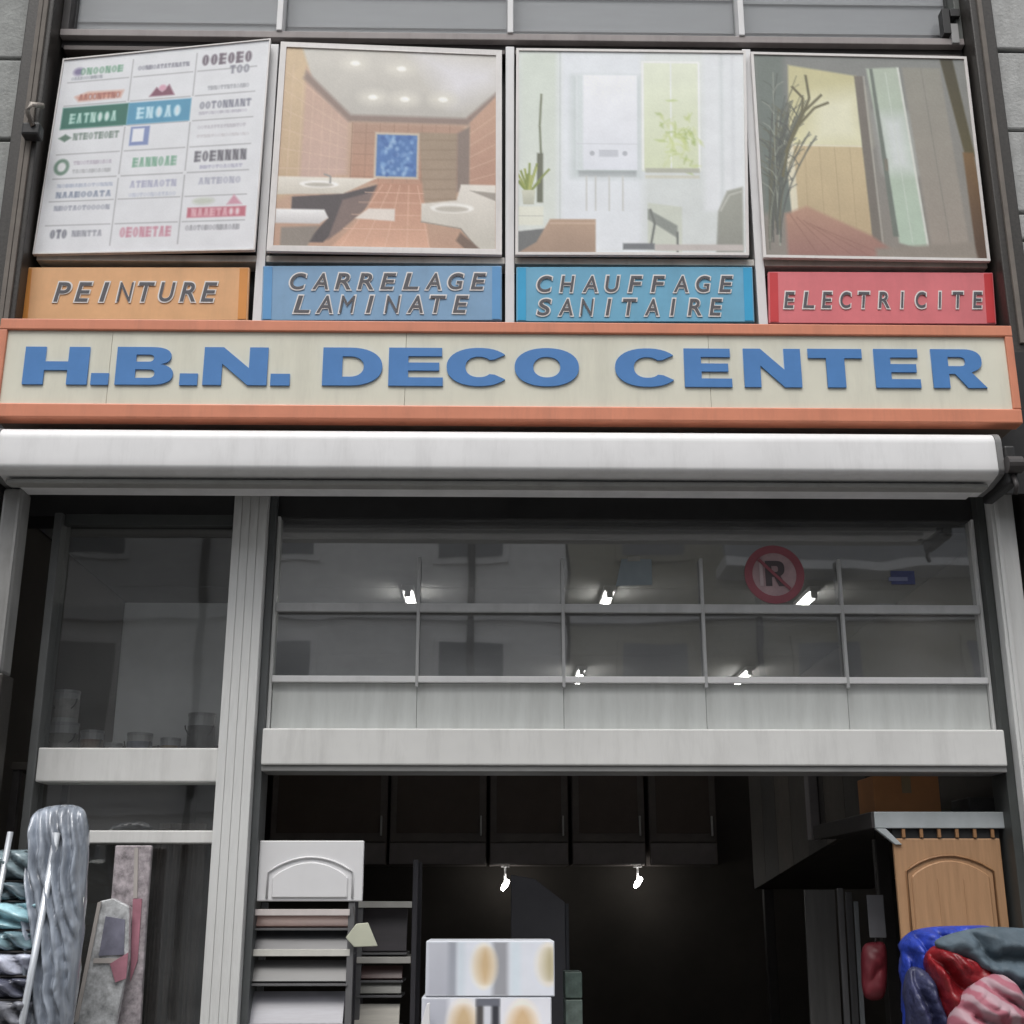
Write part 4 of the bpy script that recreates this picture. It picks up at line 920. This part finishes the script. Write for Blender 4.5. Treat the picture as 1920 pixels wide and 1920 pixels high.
def arched_door(name, label, pix, Y, m, cat='cabinet door', planks=0, sub=None):
    (px0, py0), (px1, py1) = pix; x0, x1 = X(px0, (py0+py1)/2, Y), X(px1, (py0+py1)/2, Y); z0, z1 = Z((px0+px1)/2, py1, Y), Z((px0+px1)/2, py0, Y)
    t = thing(name, label, cat, ((x0+x1)/2, Y+0.01, z0)); w_ = x1-x0
    box('door_leaf', x0, x1, Y, Y+0.02, z0, z1, m, t, 0.004)
    mx0, mx1 = x0+w_*0.14, x1-w_*0.14; za = z1-w_*0.34; rise = w_*0.14; zbm = z0+w_*0.12 if (z1-z0) > w_*1.05 else z0+0.012
    arch = [(mx0+(mx1-mx0)*i/16, za+rise*math.sin(PI*i/16)**0.8) for i in range(17)]
    slab('raised_panel', [(mx0, zbm)]+[(mx1, zbm)]+arch[::-1], Y-0.007, Y+0.005, m, t, 0.004)
    # routed moulding following the arch
    o0 = Vector((mx0, Y-0.003, za)); bm = bmesh.new()
    off = w_*0.045
    pts = [Vector((mx0-off, 0, zbm))-Vector((o0.x, 0, o0.z))]+[Vector((p[0]+(off if p[0] > (mx0+mx1)/2 else -off)*abs((p[0]-(mx0+mx1)/2)/((mx1-mx0)/2)), 0, p[1]+off))-Vector((o0.x, 0, o0.z)) for p in arch]+[Vector((mx1+off, 0, zbm))-Vector((o0.x, 0, o0.z))]
    tube_bm(bm, pts, 0.0045, 6); bm_obj('moulding', bm, sub or m, t, o0, True)
    for i in range(planks):
        x = mx0+(mx1-mx0)*(i+1)/(planks+1); box('groove_bead', x-0.003, x+0.003, Y-0.0095, Y-0.0065, zbm+0.01, za-0.01, m, t, 0.001)
    return t, (x0, x1, z0, z1)
m_wdoor = mat('white_lacquer', (226, 226, 228), 0.3, var=0.03)
arched_door('cabinet_door', 'white arched cabinet door sample standing on top of the rack by the column', ((484, 1576), (681, 1690)), YR-0.03, m_wdoor)
m_oak = mat('oak_veneer', (172, 134, 100), 0.5, var=0.13, scale=9, stretch=(7, 7, 0.5), bump=0.05, bscale=60)
m_oakd = mat('oak_moulding', (146, 108, 74), 0.45, var=0.2, scale=9, stretch=(7, 7, 0.5))
_, wd = arched_door('cabinet_door', 'oak cabinet door sample with arched panel hanging under the right shelf', ((1691, 1572), (1896, 1960)), 0.13, m_oak, planks=2, sub=m_oakd)

# ------------------------------------------------------------------ doorway: right side
YK = 0.12
xk0, xk1 = X(1640, 1540, YK), 2.44
zk1, zk0 = Z(1760, 1522, YK), Z(1760, 1553, YK)
rsf = thing('wall_shelf', 'pale edged wall shelf above the oak cabinet door', 'shelf', (2.2, 0.4, zk0))
box('shelf_board', xk0, xk1-0.01, YK+0.012, YK+0.9, zk0+0.004, zk1-0.004, m_dark, rsf, 0.003)
box('front_edge', xk0, xk1-0.01, YK, YK+0.0115, zk0, zk1, mat('pale_grey_edge', (172, 178, 180), 0.45), rsf, 0.003)
box('side_edge', xk0-0.012, xk0-0.0005, YK, YK+0.9, zk0, zk1, m_dark, rsf, 0.003)
slab('bracket', [(xk0+0.0, zk0-0.001), (xk0+0.04, zk0-0.001), (wd[0]+0.03, zk0-0.06), (wd[0]+0.005, zk0-0.06)], YK+0.0, YK+0.02, mat('pale_grey_edge', (172, 178, 180)), rsf, 0.002)
box('hanging_rail', wd[0], wd[1], 0.136, 0.15, wd[3]-0.004, zk0-0.001, m_black, rsf, 0)
for k in range(6): 
    xk = wd[0]+(wd[1]-wd[0])*(k+0.6)/6; box('hook', xk-0.006, xk+0.006, 0.124, 0.1355, wd[3]+0.003, zk0-0.001, m_oakd, rsf, 0.001)
m_card = mat('cardboard', (186, 130, 86), 0.8, var=0.12, scale=6)
carton(X(1700, 1500, 0.3), 0.40, X(1765, 1500, 0.25)-X(1640, 1500, 0.25), 0.22, 0.15, zk1+0.0005, m_card, 'brown cardboard carton on the right wall shelf', name='carton')
carton(X(1575, 1500, 0.9)+0.26, 0.85, 0.22, 0.2, 0.2, zk1+0.0005, mat('dark_cardboard', (104, 82, 60), 0.8), 'dark cardboard carton at the back of the right wall shelf', name='carton')
carton(X(1835, 1500, 0.4), 0.42, 0.14, 0.2, 0.07, zk1+0.0005, mat('charcoal_carton', (72, 72, 72), 0.7), 'flat charcoal carton beside the brown one on the right shelf', name='carton', tape=False)
# storage loft along the right wall
pA = at(1636, 1536, 0.98); xL = pA.x; yB = 3.7; zB = 1.70; zT = 2.62
lf = thing('storage_loft', 'dark boarded storage loft with sloping underside along the right wall', 'loft', (2.2, 2.3, zB))
m_st = mat('dark_stained_wood', (84, 80, 76), 0.6, var=0.25, scale=8)
nb_ = 7
for k in range(nb_):
    y0 = 1.04+(yB-1.04)*k/nb_+0.004; y1 = 1.04+(yB-1.04)*(k+1)/nb_-0.004
    zz0 = pA.z+(zB-pA.z)*(y0-1.04)/(yB-1.04); zz1 = pA.z+(zB-pA.z)*(y1-1.04)/(yB-1.04)
    bm = bmesh.new(); o0 = Vector((xL, y0, zz1))
    q = [(y0, zz0), (y1, zz1), (y1, zT), (y0, zT)]
    A = [bm.verts.new((0, a-y0, b-zz1)) for a, b in q]; B = [bm.verts.new((0.03, a-y0, b-zz1)) for a, b in q]
    bm.faces.new(A); bm.faces.new(B[::-1])
    for e in range(4): bm.faces.new((A[e], B[e], B[(e+1) % 4], A[(e+1) % 4]))
    bm_obj('plank', bm, mat('loft_plank_%d' % (k % 3), ((84, 80, 76), (96, 90, 84), (74, 72, 70))[k % 3], 0.6, var=0.25, scale=8), lf, o0)
bm = bmesh.new(); q = [(1.04, pA.z), (yB, zB), (yB, zB+0.04), (1.04, pA.z+0.04)]
A = [bm.verts.new((0.032, a-1.04, b-zB)) for a, b in q]; B = [bm.verts.new((2.435-xL, a-1.04, b-zB)) for a, b in q]
bm.faces.new(A); bm.faces.new(B[::-1])
for e in range(4): bm.faces.new((A[e], B[e], B[(e+1) % 4], A[(e+1) % 4]))
bm_obj('underside', bm, m_st, lf, (xL, 1.04, zB))
yp = 1.9; 
box('batten', xL-0.05, xL-0.001, yp, yp+0.09, 1.92, zT, mat('dull_grey_post', (140, 136, 138), 0.6), lf, 0.006)
box('support_post', xL+0.04, xL+0.1, yB-0.1, yB-0.04, 0.005, zB-0.001, m_dark, lf, 0.004)
box('support_post', xL+0.04, xL+0.1, 1.1, 1.16, 0.005, pA.z-0.001, m_dark, lf, 0.004)
box('ledger', 2.36, 2.44, 1.05, yB, zB+0.25, zB+0.33, m_dark, lf, 0.004)

# leaning flooring boards
for i, (a, b, yt, c_, lb) in enumerate(((1516, 1574, 1668, (88, 87, 86), 'wide charcoal floor board leaning under the loft'), (1579, 1590, 1665, (104, 104, 106), 'thin grey floor board next to the wide charcoal board'),
                                   (1594, 1606, 1672, (76, 76, 78), 'thin dark floor board between two thin grey ones'), (1609, 1617, 1690, (120, 124, 128), 'thinnest pale grey floor board beside the red bag'))):
    Yb = 0.75-0.02*i; xa_, xb_ = X(a, 1790, Yb), X(b, 1790, Yb); zt_ = Z((a+b)/2, yt, Yb)
    o_ = slab('floor_board', [(xa_-0.03, 0.006), (xb_-0.03, 0.006), (xb_, zt_), (xa_, zt_)], Yb, Yb+0.014, mat('floorboard_%d' % i, c_, 0.4, var=0.2, scale=6, stretch=(5, 5, 0.4)), None, 0.002)
    tag(o_, lb, 'board', 'floor boards leaning inside the doorway')
# hanging red pack with grey card
t = thing('hanging_pack', 'dark red pack under a grey header card hanging below the right shelf', 'pack', at(1640, 1870, 0.4))
pbox('header_card', 1628, 1678, 1659, 1758, 0.40, 0.006, mat('grey_card', (108, 108, 112), 0.5), t, 0.001)
ppillow('red_pack', [(1618, 1775), (1640, 1766), (1660, 1772), (1663, 1820), (1658, 1866), (1640, 1876), (1620, 1866), (1615, 1820)], 0.41, 0.04, mat('dark_red_plastic', (110, 36, 46), 0.5, var=0.2, scale=9), t)
tube('cord', [at(1644, 1680, 0.403), Vector((X(1644, 1600, 0.40), 0.403, zk0+0.008))], 0.002, m_dark, t, 5)
tube('cord', [at(1642, 1757, 0.403), at(1641, 1770, 0.41)], 0.003, m_dark, t, 5)

# ------------------------------------------------------------------ doorway: boxes in the middle
YM = -0.02
bxw0, bxw1 = X(798, 1820, YM), X(1040, 1820, YM)
z_a = Z(920, 1764, YM); z_b = Z(920, 1869, YM)
def printed_box(label, x0, x1, z0, z1, cvs):
    t = thing('printed_carton', label, 'box', ((x0+x1)/2, YM+0.15, z0), 'white printed cartons stacked in the doorway')
    box('body', x0, x1, YM, YM+0.3, z0, z1, mat('white_carton', (214, 218, 226), 0.5, var=0.04), t, 0.004)
    cvs.build('front_print', [Vector(q) for q in ((x0+0.004, YM-0.0015, z1-0.004), (x1-0.004, YM-0.0015, z1-0.004), (x1-0.004, YM-0.0015, z0+0.004), (x0+0.004, YM-0.0015, z0+0.004))], m_print, t)
c1 = Canvas(110, 60, (206, 212, 226)); c1.rect(0, 0, .2, 1, (172, 176, 190), .05, (160, 164, 180)); c1.rect(.17, 0, .24, 1, (138, 144, 160), .04); c1.rect(.52, 0, .64, 1, (136, 138, 148), .05)
c1.rect(.24, 0, .30, 1, (190, 204, 218), .05); c1.rect(.66, 0, .74, 1, (196, 212, 226), .05)
c1.ell(.45, .45, .10, .44, (228, 220, 204), .06); c1.ell(.46, .45, .065, .34, (206, 166, 108), .1); c1.ell(.96, .42, .10, .42, (222, 214, 200), .06); c1.ell(.97, .42, .05, .3, (176, 160, 110), .1)
c1.lift = 30; c1.sat = 0.7
c2 = Canvas(110, 70, (212, 214, 226)); c2.rect(0, 0, .2, 1, (166, 170, 186), .05); c2.ell(.32, .35, .13, .36, (232, 222, 212), .06); c2.ell(.32, .38, .09, .28, (208, 168, 110), .1)
c2.ell(.78, .40, .14, .40, (236, 224, 212), .06); c2.ell(.78, .44, .10, .32, (218, 172, 112), .1); c2.rect(.42, .02, .48, .9, (60, 56, 56), .03); c2.rect(.48, .1, .54, .9, (196, 200, 214), .03); c2.rect(.54, .0, .60, .9, (34, 36, 46), .03); c2.rect(.42, .0, .6, .1, (84, 88, 104), .03)
c2.lift = 30; c2.sat = 0.7
hb_ = z_b-0.26
printed_box('white carton with tan ovals on top of the doorway stack', bxw0, bxw1, z_b, z_a, c1)
printed_box('white carton with tan ovals and dark handle print, second of the stack', bxw0-0.012, bxw1-0.012, hb_, z_b-0.001, c2)
zz = hb_; nn = 0
while zz > 0.3:
    h_ = min(0.3, zz-0.02); printed_box(('white carton third down in the doorway stack', 'white carton fourth down in the doorway stack', 'white carton fifth down in the doorway stack', 'white carton sixth')[nn], bxw0-0.02, bxw1-0.02, zz-h_, zz-0.001, c2); zz -= h_; nn += 1
pl_ = thing('pallet', 'low wooden pallet under the stacked white cartons', 'pallet', ((bxw0+bxw1)/2, YM+0.15, 0.004))
for k in range(4): box('slat', bxw0-0.04, bxw1+0.02, YM+0.0+k*0.08, YM+0.06+k*0.08, zz-0.025, zz-0.002, m_oakd, pl_, 0.002)
for k in (0, 1): box('bearer', (bxw0, bxw1-0.06)[k], (bxw0, bxw1-0.06)[k]+0.05, YM, YM+0.3, 0.005, zz-0.026, m_oakd, pl_, 0.002)
# white plastic corner poking out at the lower left of the stack
t = thing('paper_roll', 'white paper cone leaning at the left of the stacked cartons', 'roll', at(790, 1915, YM-0.05))
pslab('sheet', [(779, 1960), (800, 1882), (806, 1880), (806, 1960)], YM-0.05, 0.02, m_wdoor, t, 0.002)
slab('stem', [(X(781, 1950, YM), 0.005), (X(805, 1950, YM), 0.005), (X(805, 1950, YM), Z(790, 1955, YM-0.05)), (X(781, 1950, YM), Z(790, 1955, YM-0.05))], YM-0.05, YM-0.03, m_wdoor, t, 0.002)
# dark leaning panel behind the cartons
YD = 0.85
t = thing('leaning_panel', 'dark grey panel with sloping top standing behind the white cartons', 'panel', (X(1010, 1700, YD), YD, 0.004))
xa_, xb_, xc_ = X(958, 1700, YD), X(1003, 1650, YD), X(1060, 1700, YD)
slab('panel_sheet', [(xa_, 0.006), (xc_, 0.006), (xc_, Z(1060, 1692, YD)), (xb_, Z(1003, 1648, YD)), (xa_, Z(958, 1640, YD))], YD, YD+0.02, mat('charcoal_board', (92, 92, 98), 0.55, var=0.1), t, 0.003)
box('edge_strip', xc_+0.0005, xc_+0.014, YD-0.002, YD+0.022, 0.006, Z(1060, 1694, YD), mat('dark_strip', (70, 72, 78)), t, 0.001)
# green patterned boxes
for i, (y0, y1, c_, lb) in enumerate(((1822, 1872, (92, 108, 102), 'slim green grey carton topmost of its stack beside the white cartons'), (1874, 1925, (112, 126, 120), 'slim pale green carton second of its stack beside the white cartons'))):
    z1_, z0_ = Z(1075, y0, 0.5), Z(1075, y1, 0.5); x0_, x1_ = X(1060, 1870, 0.5), X(1092, 1870, 0.5)
    carton((x0_+x1_)/2, 0.58, x1_-x0_, 0.16, z1_-z0_-0.001, z0_, mat('green_carton_%d' % i, c_, 0.5, var=0.35, scale=22), lb, name='green_carton', group='green cartons beside the white stack', tape=False)
x0_, x1_ = X(1060, 1870, 0.5), X(1092, 1870, 0.5)
pd = thing('pedestal', 'dark slim pedestal under the green cartons', 'pedestal', ((x0_+x1_)/2, 0.58, 0.004))
box('shaft', x0_, x1_, 0.5, 0.66, 0.02, z0_-0.001, m_dark, pd, 0.004); box('foot', x0_-0.02, x1_+0.02, 0.48, 0.68, 0.005, 0.019, m_dark, pd, 0.003)

# ------------------------------------------------------------------ back of the shop: dark wall cabinets
YX = 4.6
edges = [(505, 725), (730, 912), (918, 1066), (1073, 1210), (1218, 1345)]
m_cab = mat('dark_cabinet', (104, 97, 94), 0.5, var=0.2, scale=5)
zc0 = Z(960, 1622, YX); zc1 = zc0+0.78
nm = ['widest dark wall cabinet at the back, over the white arched door', 'dark wall cabinet at the back over the leaning panel side of the cartons', 'dark wall cabinet at the back above the lit spot over the leaning panel', 'dark wall cabinet at the back above the lit spot over the aisle', 'narrowest dark wall cabinet at the back, next to the loft']
for i, (a, b) in enumerate(edges):
    x0, x1 = X(a, 1560, YX), X(b, 1560, YX)
    t = thing('wall_cabinet', nm[i], 'cabinet', ((x0+x1)/2, YX+0.2, zc0), 'dark wall cabinets at the back')
    box('carcass', x0, x1, YX+0.02, YX+0.4, zc0, zc1, m_cab, t, 0.003)
    d_ = box('door', x0+0.006, x1-0.006, YX, YX+0.0195, zc0+0.16, zc1-0.006, m_cab, t, 0.003)
    box('recessed_panel', x0+0.05, x1-0.05, YX-0.004, YX-0.0005, zc0+0.22, zc1-0.07, mat('brown_panel', (84, 72, 64), 0.5), d_, 0.002)
    box('drawer_front', x0+0.006, x1-0.006, YX, YX+0.0195, zc0+0.006, zc0+0.152, mat('grey_drawer', (128, 122, 122), 0.45), t, 0.003)
    box('handle', x1-0.045, x1-0.033, YX-0.028, YX-0.001, zc0+0.2, zc0+0.34, m_alu, d_, 0.004)
xq0, xq1 = X(500, 1560, YX), X(1350, 1560, YX)
box('partition', -2.19, 2.44, YX+0.41, YX+0.47, 0.005, 2.75, m_room, shop, 0)
# small lit spots under the cabinets
for px, py, lb in ((947, 1660, 'small lit spot lamp below the back cabinets above the leaning panel'), (1196, 1655, 'small lit spot lamp below the back cabinets over the dark aisle')):
    Yl = YX+0.1; p = at(px, py, Yl)
    t = thing('spot_lamp', lb, 'lamp', (p.x, Yl, zc0), 'spot lamps under the back cabinets')
    box('mount', p.x-0.03, p.x+0.03, Yl-0.03, Yl+0.03, zc0-0.012, zc0-0.0005, m_white, t, 0.003)
    tube('stem', [(p.x, Yl, zc0-0.012), (p.x+0.0, Yl, p.z+0.03)], 0.008, m_white, t)
    tube('bulb', [(p.x+0.02, Yl-0.03, p.z+0.03), (p.x, Yl, p.z), (p.x-0.02, Yl+0.02, p.z-0.03)], [0.014, 0.02, 0.012], m_tube, t, 10)

# ------------------------------------------------------------------ bottom right: bundle on a stand in front of the jamb
YN = -0.42
stn = thing('goods_stand', 'dark metal stand carrying the bundle of coloured bags before the right jamb', 'stand', (X(1810, 1900, YN), YN, 0))
xs_ = X(1800, 1900, YN)
tube('post', [(xs_, YN+0.05, 0.02), (xs_, YN+0.05, 1.25)], 0.018, m_dark, stn, 10)
box('base', xs_-0.2, xs_+0.2, YN-0.15, YN+0.25, 0.0, 0.02, m_dark, stn, 0.004)
box('tray', xs_-0.22, xs_+0.24, YN-0.14, YN+0.2, 1.0, 1.02, m_dark, stn, 0.003)
m_bb = mat('bright_blue_plastic', (40, 62, 158), 0.4, var=0.45, scale=14, bump=0.8, bscale=30)
m_nv = mat('navy_plastic', (52, 55, 86), 0.45, var=0.45, scale=14, bump=0.8, bscale=30)
m_rd = mat('red_plastic', (124, 22, 30), 0.4, var=0.5, scale=12, bump=0.8, bscale=26)
m_gt = mat('slate_grey_fabric', (78, 92, 102), 0.7, var=0.3, scale=8, bump=0.3, bscale=40)
def strip_mat():
    m = bpy.data.materials.new('pink_striped_cloth'); m.use_nodes = True; n = m.node_tree.nodes; l = m.node_tree.links; b = n['Principled BSDF']
    tc = n.new('ShaderNodeTexCoord'); mp = n.new('ShaderNodeMapping'); mp.inputs['Rotation'].default_value = (0, math.radians(-38), 0)
    wv_ = n.new('ShaderNodeTexWave'); wv_.inputs['Scale'].default_value = 7; wv_.inputs['Distortion'].default_value = 7; wv_.inputs['Detail'].default_value = 3; wv_.bands_direction = 'Z'
    cr = n.new('ShaderNodeValToRGB'); e = cr.color_ramp.elements; e[0].color = lin((156, 92, 106))+(1,); e[1].color = lin((168, 140, 148))+(1,); e[0].position = 0.25; e[1].position = 0.8
    l.new(tc.outputs['Object'], mp.inputs[0]); l.new(mp.outputs[0], wv_.inputs[0]); l.new(wv_.outputs[0], cr.inputs[0]); l.new(cr.outputs[0], b.inputs['Base Color']); b.inputs['Roughness'].default_value = 0.7
    return m
o = ppillow('blue_bag', [(1690, 1800), (1694, 1760), (1722, 1742), (1790, 1736), (1870, 1742), (1880, 1800), (1830, 1960), (1720, 2080), (1700, 1960)], YN+0.06, 0.10, m_bb, None, 30, 0.030, 13, 12, 3, (0.7, 0.7, 45))
tag(o, 'crumpled bright blue plastic bag at the back of the bundle below the oak door', 'bag')
o = ppillow('navy_bag', [(1700, 1830), (1725, 1815), (1760, 1850), (1790, 1930), (1780, 2080), (1720, 2080), (1702, 1960)], YN-0.06, 0.07, m_nv, None, 30, 0.026, 13, 12, 4, (1.0, 0.2, 50))
tag(o, 'dark navy plastic bag at the lower left of the coloured bundle', 'bag')
o = ppillow('red_bag', [(1738, 1800), (1748, 1775), (1775, 1778), (1830, 1800), (1870, 1815), (1860, 1880), (1800, 2080), (1770, 1960), (1752, 1870)], YN-0.10, 0.08, m_rd, None, 30, 0.034, 13, 12, 5, (0.8, 0.5, 42))
tag(o, 'glossy red plastic bag under the grey cloth of the bundle', 'bag')
o = ppillow('striped_cloth', [(1795, 1880), (1845, 1832), (1885, 1830), (1915, 1870), (1935, 1960), (1920, 2080), (1800, 2080), (1775, 1960)], YN-0.20, 0.08, strip_mat(), None, 30, 0.028, 13, 12, 6, (0.6, 0.8, 34))
tag(o, 'folded pink and white striped cloth at the front of the bundle', 'cloth')
o = ppillow('grey_cloth', [(1752, 1768), (1800, 1746), (1880, 1738), (1990, 1760), (2010, 1860), (1990, 2080), (1935, 1990), (1905, 1880), (1868, 1818), (1800, 1800)], YN-0.13, 0.05, m_gt, None, 30, 0.026, 13, 12, 7, (0.4, 0.9, 40))
tag(o, 'slate grey cloth draped over the top right of the bundle', 'cloth')
